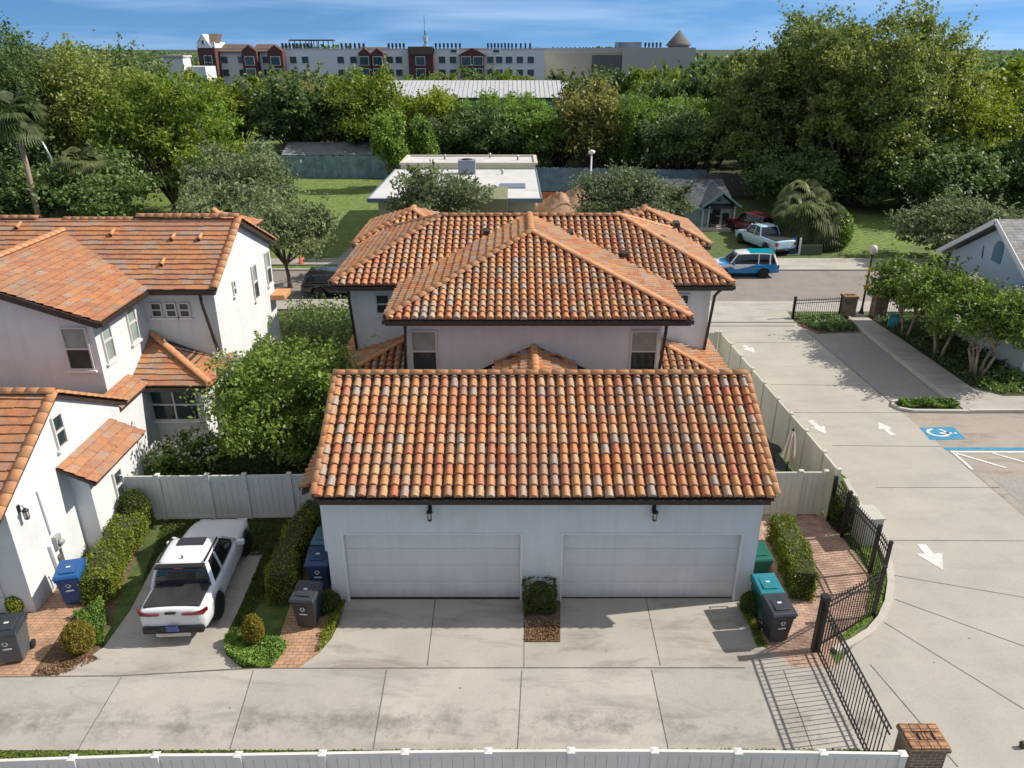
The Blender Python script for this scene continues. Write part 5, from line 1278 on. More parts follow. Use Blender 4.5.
# street light in trees at left
t = thing('street_light', 'grey arm street light rising in front of the left trees', 'street lamp', (-35.8, 61, 0))
mb = MB(); mb.tube([(0, 0, 0), (0, 0, 6.2), (-.4, 0, 7.4), (-1.2, 0, 7.7), (-1.9, 0, 7.6)], [.11, .09, .07, .06, .05], 8); mb.build('pole', M_rims, t)
mb = MB(); mb.obox((-2.3, 0, 7.55), (1, 0, .1), (0, 1, 0), (0, 0, 1), .5, .2, .1); mb.build('lamp_head', pm('lamp_white', (.6, .6, .58), None, 1, .4), t, .04)
t = thing('street_light', 'slim white pole light behind the dark roofed cottage', 'street lamp', (G(590, 215).x, 70, 0))
mb = MB(); mb.tube([(0, 0, 0), (0, 0, 5.2)], [.1, .07], 8); mb.build('pole', M_trim, t)
mb = MB(); mb.lathe([(.1, 5.2), (.3, 5.3), (.3, 5.5), (.05, 5.6)], (0, 0, 0), 10); mb.build('lamp_head', M_trim, t)

# ================================================================== NEAR PLANTING
hedge('hedge', 'long clipped hedge between left garage and the pickup', [G(100, 603), G(110, 575), G(136, 532), G(142, 522)], .72, .85, L_hedge, 3, 15000, .07)
hedge('hedge', 'clipped hedge between the pickup driveway and the garage bins', [G(283, 604), G(290, 578), G(303, 548), G(320, 528)], .62, 1.05, L_hedge, 4, 13000, .065)
hedge('hedge', 'boxy clipped hedge in the middle of the pink patio', [G(801, 600), G(792, 570), G(778, 540)], .62, .95, L_hedge, 5, 12000, .065)
hedge('hedge', 'dark narrow hedge standing between iron fence and white cabinet', [(10.45, 19.9), (10.4, 20.5)], .5, 1.1, L_hedged, 6, 3500, .07)
shrub('shrub', 'square clipped dark shrub in the bed between the garage doors', (G(540, 612).x, G(540, 608).y+.1, .02), .42, .78, L_hedged, 7, 5000, .055, square=.5)
shrub('shrub', 'small round shrub at the left corner of the garage', (-4.95, 16.3, .02), .30, .5, L_hedged, 8, 2500, .05)
shrub('shrub', 'small round shrub at the right corner of the garage', (6.38, 16.15, .02), .28, .62, L_hedged, 9, 2500, .05)
shrub('shrub', 'tall narrow shrub behind the garage right wall', (6.95, 19.6, .02), .30, 1.15, L_hedge, 10, 3000, .055)
shrub('shrub', 'golden egg shaped shrub in front of the clipped hedge by the driveway', (G(255, 642).x, G(255, 642).y, .02), .30, .80, L_gold, 11, 5000, .045, cone=.35)
shrub('shrub', 'olive rounded shrub by the pavers at lower left', (G(80, 652).x, G(80, 650).y, .02), .40, .78, L_gold, 12, 5000, .05, cone=.2)
shrub('shrub', 'small green shrub at the left garage corner', (G(18, 612).x, G(18, 612).y, .02), .22, .5, L_hedge, 13, 2500, .05)
shrub('shrub', 'dark rounded shrub where the vinyl fence meets the left bay', (G(145, 520).x, 20.15, .02), .42, 1.3, L_hedged, 14, 3500, .07)
patch('ground_cover', 'bright leafy ground cover at the driveway corner', gp((226, 640), (238, 640), (288, 645), (284, 655), (271, 668), (240, 667), (226, 655)), 5200, .075, L_bright, 1, .28)
patch('ground_cover', 'bright leafy ground cover beside the olive shrub', gp((74, 618), (104, 606), (108, 622), (104, 645), (92, 648), (84, 630)), 3800, .075, L_bright, 2, .35)
patch('ground_cover', 'leafy strip beside the centre paver path', gp((334, 600), (346, 600), (340, 622), (331, 640), (318, 654), (322, 635), (330, 620)), 1600, .06, L_hedge, 3, .22)
patch('ground_cover', 'leafy strip along the right end of the garage driveway', gp((737, 604), (746, 604), (756, 630), (768, 648), (757, 647), (746, 622)), 1300, .06, L_hedge, 4, .22)
patch('leaf_litter', 'dry leaves on the bed between the garage doors', gp((525, 622), (559, 622), (559, 641), (525, 641)), 900, .07, leafmat('dry_leaves', [(.20, .12, .07), (.38, .25, .15), (.55, .42, .28)]), 5, .06)
patch('leaf_litter', 'dry leaves and soil by the alley at lower left', gp((30, 676), (60, 660), (90, 655), (100, 660), (60, 676)), 700, .07, bpy.data.materials['dry_leaves'], 6, .06)
patch('grass_strip', 'thin green grass strip along the front vinyl fence', [(-12.5, 11.0), (7.5, 11.0), (7.5, 11.84), (-12.5, 11.80)], 15000, .05, L_hedge, 7, .035)
sheet('neutral_bounce_sheet', [(-40, -8), (8.0, -8), (8.0, 10.0), (-40, 9.8)], .012, M_conc2)  # unseen sheet, added so the fence picks up neutral bounce, not green
patch('grass_strip', 'green grass strip inside the curved kerb', [(p.x, p.y) for p in gp((845, 640), (880, 612), (886, 580), (870, 535), (846, 490), (850, 520), (872, 580), (866, 615), (838, 640))], 5200, .07, L_bright, 8, .10)
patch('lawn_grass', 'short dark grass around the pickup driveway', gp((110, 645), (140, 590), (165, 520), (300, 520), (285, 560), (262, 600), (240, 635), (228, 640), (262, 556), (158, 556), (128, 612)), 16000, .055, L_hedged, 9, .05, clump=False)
patch('ground_cover', 'low green plants on the island kerb', [(16.4, 28.75), (18.7, 28.6), (18.5, 29.25), (16.4, 29.25)], 2600, .11, L_bright, 10, .38, .1)
patch('ground_cover', 'low plants beside the far gate', [(15.9, 40.3), (15.9, 39.1), (16.5, 38.1), (18.5, 38.3), (18.5, 40.5)], 2600, .14, L_dark, 11, .4)
patch('ground_cover', 'dense low plants under the crape myrtles', [(20.2, 40.4), (20.5, 31.0), (22.3, 30.3), (40, 30.5), (40, 32), (24, 41)], 14000, .15, L_dark, 12, .45, .05)
patch('ground_cover', 'bright plants at the front edge of the right bed', [(20.6, 30.9), (21.4, 30.2), (40, 30.3), (40, 32.5), (23, 32.8)], 7000, .13, L_bright, 13, .55, .05)
sheet('planting_bed_passage', [(-11, 28), (-6.2, 28), (-7, 41.7), (-13, 41.7)], .012, M_mulch)
patch('ground_cover', 'dark planting in the passage between the houses', [(-10.8, 29), (-6.6, 29), (-6.9, 41.3), (-12.6, 41.3)], 15000, .16, L_dark, 14, 1.4)
patch('ground_cover', 'tangled garden plants beside the courtyard tree', [(-12.6, 21.0), (-5.5, 21.2), (-6.2, 26), (-12.6, 25)], 8000, .12, L_dark, 15, .9)

# courtyard tree and crape myrtles
make_tree('crape_myrtle', 'large multi stemmed crape myrtle with white blossom in the courtyard behind the fence', (-8.0, 23.7, 0), 5.3, 2.75, L_crape, .06, 22, 230, 27000, .15, 21, group=None, bark=M_bark, stems=4, spread=.5, trunk=.09, flowers=26, sig=.085, flip=.2, side=-.8)
make_tree('crape_myrtle', 'smaller leafy tree beside the left garage rear corner', (-11.0, 22.6, 0), 2.1, 1.35, L_crape, .08, 9, 110, 8000, .13, 22, bark=M_bark, stems=3, spread=.4, trunk=.06, flowers=26, flip=.2)
make_tree('crape_myrtle', 'leafy small tree in front of the left house east wall', (-9.2, 28.8, 0), 3.3, 1.5, L_dark, .12, 8, 90, 9000, .16, 23, bark=M_barkp, stems=3, spread=.4, trunk=.08)
make_tree('crape_myrtle', 'crape myrtle nearest the street lamp, white stems', (20.6, 37.4, 0), 4.5, 2.3, L_crape, .22, 11, 150, 15000, .16, 24, bark=M_barkp, stems=3, spread=.45, trunk=.11, flowers=26)
make_tree('crape_myrtle', 'middle crape myrtle of the three by the side walk', (20.9, 34.6, 0), 4.7, 2.5, L_crape, .22, 11, 160, 18000, .17, 25, bark=M_barkp, stems=4, spread=.5, trunk=.12, flowers=26)
make_tree('crape_myrtle', 'crape myrtle nearest the parking bay, five pale stems', (21.4, 32.2, 0), 4.7, 2.6, L_crape, .23, 11, 160, 18000, .17, 26, bark=M_barkp, stems=5, spread=.6, trunk=.12, flowers=26)

# ================================================================== ACROSS THE STREET
M_cream = pm('cream_wall', (.50, .50, .36), (.46, .46, .33), .8, .9)
M_bluef = pm('blue_fascia', (.13, .18, .23), None, 1, .6)
M_wroof = pm('white_membrane', (.58, .57, .55), (.53, .52, .50), .6, .8, c3=(.46, .45, .43), s3=.3)
fb = thing('flat_roofed_building', 'single storey building with white flat roof and blue fascia across the street', 'building', (-4, 58, 0))
m = MB(); m.box((-9.4, 50.9+3, 0), (1.6, 66.9, 4.1)); m.box((-9.5, 66.9, 0), (2.0, 72, 4.72)); m.build('wall', M_cream, fb)
m = MB(); m.box((-9.9, 53.0, 4.10), (2.0, 67.0, 4.35)); m.build('roof', M_wroof, fb)
m = MB(); m.box((-9.95, 52.85, 4.12), (2.05, 53.0, 4.40)); m.box((2.0, 53.0, 4.15), (2.1, 67, 4.40)); m.box((-10.0, 53.0, 4.15), (-9.9, 67, 4.40)); m.build('fascia', M_bluef, fb)
m = MB(); m.box((-9.6, 66.85, 4.725), (2.2, 67.1, 4.9)); m.box((-9.6, 71.8, 4.725), (2.2, 72.1, 4.9)); m.box((1.9, 67.1, 4.725), (2.2, 71.8, 4.9)); m.box((-9.6, 67.1, 4.725), (-9.3, 71.8, 4.9)); m.build('parapet', pm('parapet_tan', (.55, .50, .40), None, 1, .8), fb)
m = MB(); m.box((-9.3, 67.1, 4.73), (1.9, 71.8, 4.76)); m.build('upper_roof', M_wroof, fb)
m = MB(); m.box((-3.0, 51.6, 0), (-.3, 56.6, 4.6)); m.build('entry_block', pm('olive_wall', (.20, .21, .12), None, 1, .9), fb)
m = MB(); m.box((-.9, 57.2, 4.36), (1.0, 59.2, 4.42)); m.build('skylight', M_bluef, fb)
for x, y in ((-6, 70), (-2, 71), (.5, 69.5), (-6.5, 61), (-.8, 64)):
    z_ = 4.35 if y < 66 else 4.76; m = MB(); m.lathe([(.08, 0), (.08, .3), (.14, .32), (.12, .42)], (x, y, z_), 8); m.build('roof_vent', M_rims, fb)
m = MB(); m.box((-.25, 53.78, .2), (.15, 53.9, 3.3)); m.box((.75, 53.78, .2), (1.1, 53.9, 3.3)); m.build('window', M_cglass, fb)
m = MB(); m.box((.15, 53.8, .1), (.75, 53.9, 3.3)); m.build('door', M_trim, fb)
fin(fb)
t = thing('rooftop_unit', 'grey air conditioner standing on the white flat roof', 'air conditioner', (-3.7, 64.5, 4.36))
m = MB(); m.box((-.7, -.6, 0), (.7, .6, 1.1)); m.build('casing', pm('unit_grey', (.22, .25, .29), None, 1, .6), t, .03)
m = MB(); m.lathe([(.42, 1.1), (.42, 1.17), (.1, 1.18)], (0, 0, 0), 16); m.build('fan_guard', M_black, t)
# cottage
ct = thing('cottage', 'small white cottage with dark gable roof behind the parked cars', 'house', (13, 66, 0))
M_droof = pm('dark_shingle', (.045, .055, .065), (.07, .08, .09), 1.5, .9, c3=(.11, .11, .11), s3=.8)
M_cw = pm('cottage_siding', (.44, .54, .56), (.40, .50, .52), 1, .8)
cyy = 63.6
m = MB(); m.extr([(15.9, cyy, 0), (18.2, cyy, 0), (18.2, cyy, 2.05), (17.1, cyy, 2.9), (15.9, cyy, 2.05)], (0, 4, 0)); m.box((12.2, 64.0, 0), (18.1, 72, 1.85)); m.build('wall', M_cw, ct)
m = MB()
m.extr([(15.55, 62.6, 1.92), (17.15, 62.6, 3.06), (17.15, 62.6, 3.18), (15.55, 62.6, 2.04)], (0, 6.5, 0)); m.extr([(17.15, 62.6, 3.06), (18.75, 62.6, 1.92), (18.75, 62.6, 2.04), (17.15, 62.6, 3.18)], (0, 6.5, 0))
m.extr([(11.9, 62.7, 1.80), (11.9, 68, 3.38), (11.9, 73.2, 1.80)], (6.5, 0, 0))
m.build('roof', M_droof, ct)
m = MB(); m.bar((15.55, 62.57, 1.96), (17.15, 62.57, 3.10), .05, .14); m.bar((17.15, 62.57, 3.10), (18.75, 62.57, 1.96), .05, .14); m.bar((11.9, 62.66, 1.83), (15.6, 62.66, 1.83), .05, .12); m.build('rake_board', pm('trim_green', (.18, .36, .33), None, 1, .6), ct)
window(ct, (17.1, cyy, 2.42), (0, -1, 0), .38, .42, frame=bpy.data.materials['trim_green'], sill=False); window(ct, (17.0, cyy, 1.05), (0, -1, 0), .8, 1.5, up_mat=M_glass, sill=False); window(ct, (14.0, 64.0, .95), (0, -1, 0), .7, 1.5, up_mat=M_glass, frame=bpy.data.materials['trim_green'], sill=False)
for x in (12.4, 13.3, 15.7, 16.2, 18.3):
    MB().box((x-.06, 62.8, 0), (x+.06, 62.92, 1.95)).build('porch_post', M_cw, ct)
m = MB(); m.box((12.2, 62.4, 0), (18.5, 63.55, .25)); m.build('porch_floor', M_kerb, ct)
fin(ct)
for i, (x, lab) in enumerate(((16.6, 'dark porch chair left of the other one on the cottage porch'), (17.7, 'dark porch chair nearer the cars on the cottage porch'))):
    t = thing('porch_chair', lab, 'chair', (x, 62.95, .25), 0); MB().box((-.28, -.25, .35), (.28, .25, .45)).build('seat', M_black, t); MB().box((-.28, .2, .45), (.28, .27, 1.1)).build('backrest', M_black, t)
    for a in (-.24, .24):
        for b_ in (-.2, .2): MB().box((a-.03, b_-.03, 0), (a+.03, b_+.03, .35)).build('leg', M_black, t)
# board fences
def board_fence(label, a, b, h, m, post=2.4, wd=.18):
    A = Vector((a[0], a[1], 0)); B = Vector((b[0], b[1], 0)); L = (B-A).length; d = (B-A)/L; t = thing('board_fence', label, 'fence', A, atan2(d.y, d.x))
    n = int(L/wd); mb = MB(); rr = random.Random(5)
    for k in range(n): hh = h+rr.uniform(-.06, .06); y = rr.uniform(-.012, .012); mb.box((k*wd+.01, y-.012, 0), ((k+1)*wd-.01, y+.012, hh))
    mb.build('boards', m, t); mb = MB()
    for k in range(int(L/post)+1): mb.box((k*post-.06, .02, 0), (k*post+.06, .12, h))
    mb.build('posts', m, t); return t
M_bfence = pm('weathered_blue_board', (.16, .26, .33), (.26, .36, .42), 1.6, .9, c3=(.10, .13, .15), s3=.6)
board_fence('weathered blue grey board fence behind the left lawn', (-30.5, 90.8), (-11.5, 90.2), 2.5, M_bfence)
board_fence('blue grey board fence behind the dirt mound', (2.4, 82), (20, 80), 2.4, M_bfence)
board_fence('old board fence in shade behind the cottage', (19, 79), (26, 79), 2.2, pm('old_board', (.14, .13, .12), (.20, .19, .17), 1, .9))
# low bungalow roof left, behind the fence
t = thing('shed', 'low grey roofed shed behind the blue board fence', 'shed', (-22, 97, 0))
m = MB(); m.box((-5, -3, 0), (5, 3, 2.2)); m.build('wall', pm('shed_wall', (.20, .20, .19), None, 1, .9), t); m = MB(); m.extr([(-5.4, -3.6, 2.2), (-5.4, 0, 3.3), (-5.4, 3.6, 2.2)], (10.8, 0, 0)); m.build('roof', pm('shed_roof', (.26, .27, .28), (.20, .21, .22), 1, .8), t)
# dirt mound
def mound(label, x, y, r, h, m, seed, name='dirt_mound'):
    rng = random.Random(seed); N = 22; R_ = 9; V = []
    for i in range(R_+1):
        for k in range(N):
            a = 2*pi*k/N; rr = r*i/R_; z = h*max(0, 1-(i/R_)**1.15)*(1-.12*(i == 0))
            z *= 1+.35*sin(a*3+seed)*(i/R_)+rng.uniform(-.09, .09); V.append((rr*cos(a)*(1+.15*sin(a*3)), rr*sin(a), max(0, z)))
    mb = MB(); mb.add(V, [(i*N+k, i*N+(k+1) % N, (i+1)*N+(k+1) % N, (i+1)*N+k) for i in range(R_) for k in range(N)], 0, True)
    o = mb.build(name, m); o.location = (x, y, -.02); tag(o, label, 'dirt mound'); return o
mound('tall brown dirt mound on the building lot', 6.8, 72.5, 3.6, 2.3, M_dirt, 2)
mound('lower brown dirt mound left of the tall one', 4.4, 71.0, 2.3, 1.8, M_dirt, 5)
M_onet = pm('orange_netting', (.65, .10, .03), (.45, .07, .03), 3, .8)
def netting(label, pts, h):
    t = thing('safety_fence', label, 'safety fence', (pts[0][0], pts[0][1], 0)); mb = MB(); mp2 = MB()
    for i in range(len(pts)-1):
        a = Vector((pts[i][0]-pts[0][0], pts[i][1]-pts[0][1], 0)); b = Vector((pts[i+1][0]-pts[0][0], pts[i+1][1]-pts[0][1], 0))
        for z in np.arange(.1, h, .12): mb.bar(a+Vector((0, 0, z)), b+Vector((0, 0, z)), .02, .08)
        mp2.bar(a, a+Vector((0, 0, h+.1)), .05)
    mb.build('netting', M_onet, t); mp2.build('stake', M_gut, t)
netting('orange safety netting along the left edge of the white roofed building', [(-10.9, 54.5), (-10.7, 60), (-10.5, 66), (-10.3, 73)], 1.1)
netting('orange safety netting behind the dirt mounds', [(2.5, 74.5), (7, 75), (11, 75)], 1.1)
netting('orange safety netting at the front of the building lot', [(2.6, 62.5), (4.2, 62.2)], 1.2)
sheet('red_tarp', [(2.7, 57.5), (4.6, 57.5), (4.9, 64), (2.7, 64)], .03, M_onet)
t = thing('mixer', 'pale cement mixer and gear on the building lot', 'machine', (4.9, 60.5, 0)); m = MB(); m.lathe([(.2, .5), (.6, .8), (.6, 1.2), (.3, 1.6)], (0, 0, 0), 14); m.build('drum', M_trim, t)
m = MB(); m.box((-.6, -.4, 0), (.6, .4, .45)); m.build('frame', M_black, t)
# pavement by the street at left of the building
sheet('yard_asphalt', [(-12.5, 53.35), (-9.6, 53.35), (-9.6, 62), (-12, 62)], .02, M_asphd)
o = MB(); o.lathe([(.22, 0), (.2, .04), (.14, .05), (.03, .75)], (0, 0, 0), 12); 
cone = o.build('traffic_cone', M_onet); cone.location = (G(218+0, 262).x+6.1, 51.9, .12); tag(cone, 'orange cone on the far pavement below the street tree', 'traffic cone')

# ================================================================== FAR BUILDINGS
wr_ = thing('long_metal_roof_building', 'long low building with pale ribbed metal roof among the trees', 'building', (-2, 146, 0))
m = MB(); m.box((-19, -4, 0), (10.5, 12, 5.6)); m.build('wall', pm('teal_wall', (.12, .30, .32), (.30, .45, .45), .3, .8), wr_)
m = MB(); m.extr([(-21, -5.2, 5.9), (-21, 5, 8.3), (-21, 15, 5.9)], (33, 0, 0)); m.build('roof', pm('metal_roof', (.50, .51, .52), (.44, .45, .46), .8, .5), wr_)
m = MB()
for k in range(42): m.bar((-20.8+k*.8, -5.2, 5.95), (-20.8+k*.8, 5, 8.36), .05)
m.build('roof_ribs', pm('rib_grey', (.36, .37, .38), None, 1, .5), wr_)
wr_.location = (1.2-2.6, 146, 0)
M_aw = pm('apartment_white', (.74, .75, .75), (.70, .71, .71), .1, .8)
M_abrown = pm('apartment_roof_brown', (.14, .095, .07), (.11, .075, .055), .3, .9)
M_acon = pm('apartment_grey', (.46, .42, .40), (.42, .39, .37), .1, .9)
M_awin = pm('apartment_window', (.03, .06, .08), (.05, .10, .11), .2, .2)
ap = thing('apartment_building', 'long four storey white and red brick apartment block on the skyline', 'apartment building', (-30, 190, 0))
ax, ay = -30, 190
def wx(px, y=187): return YP(px, 60, y).x-ax
def zz(py, y=187): return YP(512, py, y).z
m = MB(); m.box((wx(216), 0, 0), (wx(545), 14, zz(51))); m.build('wall', M_aw, ap)
m = MB(); m.box((wx(216), .4, zz(51)), (wx(545), 13, zz(48.5))); m.build('parapet', pm('apartment_cap', (.30, .31, .33), None, 1, .8), ap)
def bay(p0, p1, top, gable=None, mat=M_redbrick, d=2.2, roof=None):
    m = MB(); x0, x1 = wx(p0), wx(p1); z = zz(top)
    if gable: m.extr([(x0, -d, 0), (x1, -d, 0), (x1, -d, z), ((x0+x1)/2, -d, zz(gable)), (x0, -d, z)], (0, d+.2, 0))
    else: m.box((x0, -d, 0), (x1, .2, z))
    m.build('brick_bay', mat, ap)
def sroof(p0, p1, t0, t1, dy=3.5):
    m = MB(); m.extr([(wx(p0), -1.0, zz(t1)), (wx(p1), -1.0, zz(t1)), (wx(p1), dy, zz(t0)), (wx(p0), dy, zz(t0))], (0, .5, -.15)); m.build('roof', M_abrown, ap)
# corner tower
m = MB(); m.box((wx(199), -3, 0), (wx(216), 4, zz(47))); m.build('tower', M_redbrick, ap)
m = MB(); m.extr([(wx(198.5), -3.2, zz(48)), (wx(214), -3.2, zz(48)), (wx(206), -3.2, zz(34))], (0, 5, 0)); m.box((wx(199), -2.9, zz(48)), (wx(216.5), 4, zz(42))); m.build('tower_gable', M_aw, ap)
m = MB(); m.extr([(wx(198.2), -2.5, zz(43)), (wx(216.8), -2.5, zz(43)), (wx(215.3), 1, zz(33.5)), (wx(199.0), 1, zz(33.5))], (0, 3, 0)); m.build('tower_roof', M_abrown, ap)
sroof(216, 242, 44, 51.5); sroof(250, 270, 44, 51.5)
bay(241, 256, 51, 45); bay(267, 282, 51, 45); bay(358, 370, 53, 48); bay(371, 383, 53, 48); sroof(357, 384, 47, 54, 4)
bay(408, 433, 48, None, M_redbrick); 
m = MB(); m.box((wx(408), -2.4, zz(54.5)), (wx(433), 0.3, zz(46.5))); m.build('brown_parapet', M_abrown, ap)
bay(460, 484, 54, 48); sroof(458, 486, 48, 55, 4)
wv = 0
def awin(px, py, w_=1.7, h_=1.6, d=0.0):
    m = MB(); x = wx(px); z = zz(py); m.box((x-w_/2, -d-.12, z-h_/2), (x+w_/2, -d+.02, z+h_/2)); f = m.build('window', M_trim, ap)
    g = MB(); g.box((x-w_/2+.12, -d-.17, z-h_/2+.12), (x+w_/2-.12, -d-.1, z+h_/2-.12)); g.build('pane', M_awin, f)
for py in (60, 73):
    for px in (220, 237, 262, 290, 302, 338, 351, 388, 397, 441, 452, 490, 499, 509, 520, 531): awin(px, py)
for py in (61, 73):
    for px in (248.5, 274.5, 363.5, 377, 420, 466, 478): awin(px, py, 2.2, 1.9, 2.2)
for px, w_ in ((207.5, 1.0), (211.2, 1.0)):
    for py in (59, 66, 73): awin(px-1, py, w_, 1.5, 3.0)
awin(206, 42, .7, .9, 3.2)
for px in (420, 453, 496): awin(px, 51, 1.6, .8)
# right, plainer garage block of the same complex
ap2 = thing('parking_structure', 'long beige parking structure on the skyline right of the apartments', 'building', (14, 200, 0))
def w2(px, y=200): return YP(px, 60, y).x-14
def z2(py, y=200): return YP(512, py, y).z
m = MB(); m.box((w2(523), 0, 0), (w2(622), 18, z2(52.5))); m.build('wall', pm('structure_beige', (.42, .38, .30), (.46, .42, .34), .2, .9), ap2)
m = MB(); m.box((w2(523), -.1, z2(52.4)), (w2(622), 0.2, z2(48))); m.build('parapet', M_acon, ap2)
m = MB(); m.box((w2(622), -1, 0), (w2(694), 16, z2(47.5))); m.build('block', M_acon, ap2)
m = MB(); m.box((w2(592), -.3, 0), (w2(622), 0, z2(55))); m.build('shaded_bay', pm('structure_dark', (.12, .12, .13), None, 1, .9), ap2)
m = MB(); m.box((w2(619), 2, z2(50)), (w2(642), 10, z2(42))); m.build('stair_tower', pm('glass_grey', (.16, .20, .24), (.24, .28, .31), .3, .4), ap2)
m = MB(); m.box((w2(622), 1.8, z2(51)), (w2(628), 2.1, z2(48))); m.build('opening', M_aw, ap2)
tc_ = thing('conical_roof_tower', 'round tower with pointed dark conical roof on the skyline', 'tower', (YP(678, 50, 208).x, 208, 0))
m = MB(); m.lathe([(2.6, 0), (2.6, 14.2)], (0, 0, 0), 20); m.build('tower_wall', M_acon, tc_); m = MB(); m.lathe([(3.2, 14.2), (2.9, 14.7), (.05, YP(678, 30, 208).z)], (0, 0, 0), 20); m.build('cone_roof', pm('slate', (.10, .10, .09), (.13, .12, .11), .5, .8), tc_)
an = thing('radio_mast', 'slim lattice radio mast above the apartment roofs', 'mast', (YP(425, 40, 260).x, 260, 0))
m = MB(); tz = YP(425, 15, 260).z
for a in range(3):
    c = Vector((cos(a*2.094), sin(a*2.094), 0)); m.bar(c*.9, c*.25+Vector((0, 0, tz-5)), .16)
for k in range(12):
    z = 2+k*1.4; r = .9-.65*z/(tz-5)
    for a in range(3): m.bar(Vector((cos(a*2.094)*r, sin(a*2.094)*r, z)), Vector((cos((a+1)*2.094)*r, sin((a+1)*2.094)*r, z+1.2)), .09)
m.bar((0, 0, tz-5.4), (0, 0, tz), .12); m.build('lattice', pm('mast_steel', (.16, .18, .20), None, 1, .5, metal=.4), an)
for z, r in ((tz-7, .9), (tz-6.2, 1.1), (tz-8.6, .9)):
    for a in range(4): m = MB(); m.obox(Vector((cos(a*1.57)*r*.6, sin(a*1.57)*r*.6, z)), (cos(a*1.57), sin(a*1.57), 0), (-sin(a*1.57), cos(a*1.57), 0), (0, 0, 1), .15, .45, .35); m.build('antenna_panel', M_trim, an)
# rooftop condensers: one built, the rest copied
ac = thing('rooftop_condenser', 'small dark condenser in the row along the apartment roof edge', 'air conditioner', (0, 0, 0), 0, 'condensers along the apartment roof edge')
m = MB(); m.box((-.22, -.3, .25), (.22, .3, 1.05)); m.lathe([(.2, 1.05), (.2, 1.15)], (0, 0, 0), 12); m.build('casing', pm('condenser_dark', (.03, .04, .05), None, 1, .5), ac)
m = MB(); m.box((-.15, -.25, 0), (.15, .25, .25)); m.build('stand', M_gut, ac)
first = True
def put_ac(px, y, ztop):
    global first
    loc = (YP(px, 50, y).x, y, ztop)
    if first: ac.location = loc; first = False
    else: copy_tree(ac, loc, 0)
zr_ = zz(48.5)
for a, b, n in ((283, 312, 9), (342, 364, 6), (389, 404, 5), (436, 460, 7), (488, 512, 8), (516, 530, 4)):
    for k in range(n): put_ac(a+(b-a)*k/(n-1), 192, zr_)
for a, b, n in ((553, 575, 6), (580, 615, 12), (645, 660, 5)):
    for k in range(n): put_ac(a+(b-a)*k/(n-1), 203, z2(52.4 if a < 640 else 47.5))
for x0, x1 in ((288, 316), (308, 332)):
    t = thing('roof_canopy', 'dark flat roof screen over the %s part of the apartment roof' % ('left' if x0 == 288 else 'middle'), 'canopy', (YP(x0, 45, 192).x, 194, zr_)); L = YP(x1, 45, 192).x-YP(x0, 45, 192).x
    m = MB(); m.box((0, -1, 1.6), (L, 2, 1.9)); m.build('top', M_gut, t); m = MB()
    for k in range(6): m.box((L*k/5-.08, -.9, 0), (L*k/5+.08, -.7, 1.6))
    m.build('post', M_gut, t)

# ================================================================== TREES
make_tree('street_tree', 'leafy street tree between the left house and the street, orange mulch below', (-14.0, 46.4, 0), 6.0, 3.1, L_grey, .24, 11, 150, 15000, .22, 31, trunk=.14, sig=.09)
make_tree('street_tree', 'taller grey green tree standing behind the left house gable peak', (-20.0, 58.0, 0), 8.0, 4.2, L_grey, .12, 12, 160, 16000, .26, 38, trunk=.16, flip=.3)
make_tree('street_tree', 'grey green rounded tree in front of the white flat roof', (-4.8, 49.9+.9, 0), 7.3, 3.6, L_grey, .2, 13, 170, 13000, .24, 32, trunk=.10, stems=3, spread=.7, sig=.09)
make_tree('street_tree', 'grey green rounded tree left of the cottage', (7.6, 53.4, 0), 7.0, 3.5, L_grey, .18, 13, 170, 13000, .24, 33, trunk=.12, stems=3, spread=.7)
make_tree('street_tree', 'small grey green tree tight against the cottage roof', (11.4, 55.6, 0), 6.0, 2.2, L_grey, .18, 7, 60, 5000, .24, 34, trunk=.1, stems=3, spread=.4)
make_tree('broadleaf_tree', 'wide bushy tree behind the right pale blue house', (31, 52, 0), 5.0, 4.4, L_grey, .02, 20, 240, 22000, .24, 35, sig=.07, flip=.1)
make_tree('broadleaf_tree', 'low bushy tree at the right frame edge behind the pale blue roof', (38.5, 50, 0), 5.0, 4.0, L_oak, .02, 14, 180, 16000, .24, 36, flip=.1)
make_tree('broadleaf_tree', 'dark low tree left of the street tree, above the left house ridge', (-19.5, 52, 0), 6.6, 4.2, L_grey, .15, 11, 140, 12000, .3, 37)
make_tree('live_oak', 'huge olive green oak towering over the right lawn', (31.8, 75, 0), 19.6, 8.8, L_oak, .02, 40, 520, 80000, .34, 41, trunk=.5, sig=.052, flip=.15)
make_tree('live_oak', 'rounded right shoulder bough of the huge oak, over the dark lawn end', (38.6, 76, 0), 17.0, 5.2, L_oak, .1, 16, 240, 30000, .30, 62, trunk=.35, sig=.08, flip=.3)
make_tree('broadleaf_tree', 'dark bush under the left boughs of the huge oak', (25.5, 71, 0), 6.4, 4.2, L_dark, .02, 12, 150, 13000, .34, 63, flip=.2)
make_tree('broadleaf_tree', 'dark bush under the middle of the huge oak', (32.5, 72, 0), 4.6, 3.6, L_dark, .02, 11, 130, 11000, .34, 64, flip=.2)
make_tree('live_oak', 'left shoulder of tall oaks beside the huge oak', (24.6, 79, 0), 15.6, 6.2, L_oak, .02, 24, 300, 38000, .34, 42, trunk=.35, sig=.06, flip=.15)
make_tree('live_oak', 'oak with yellowish lower boughs at the right of the huge oak', (42, 73, 0), 11.5, 5.0, L_yel, .02, 18, 260, 30000, .32, 43, trunk=.4, sig=.08, flip=.2)
make_tree('live_oak', 'dense dark tall tree at the far left edge', (-44.5, 70, 0), 17.8, 4.6, L_dark, .02, 18, 260, 32000, .30, 44, trunk=.4, flip=.2)
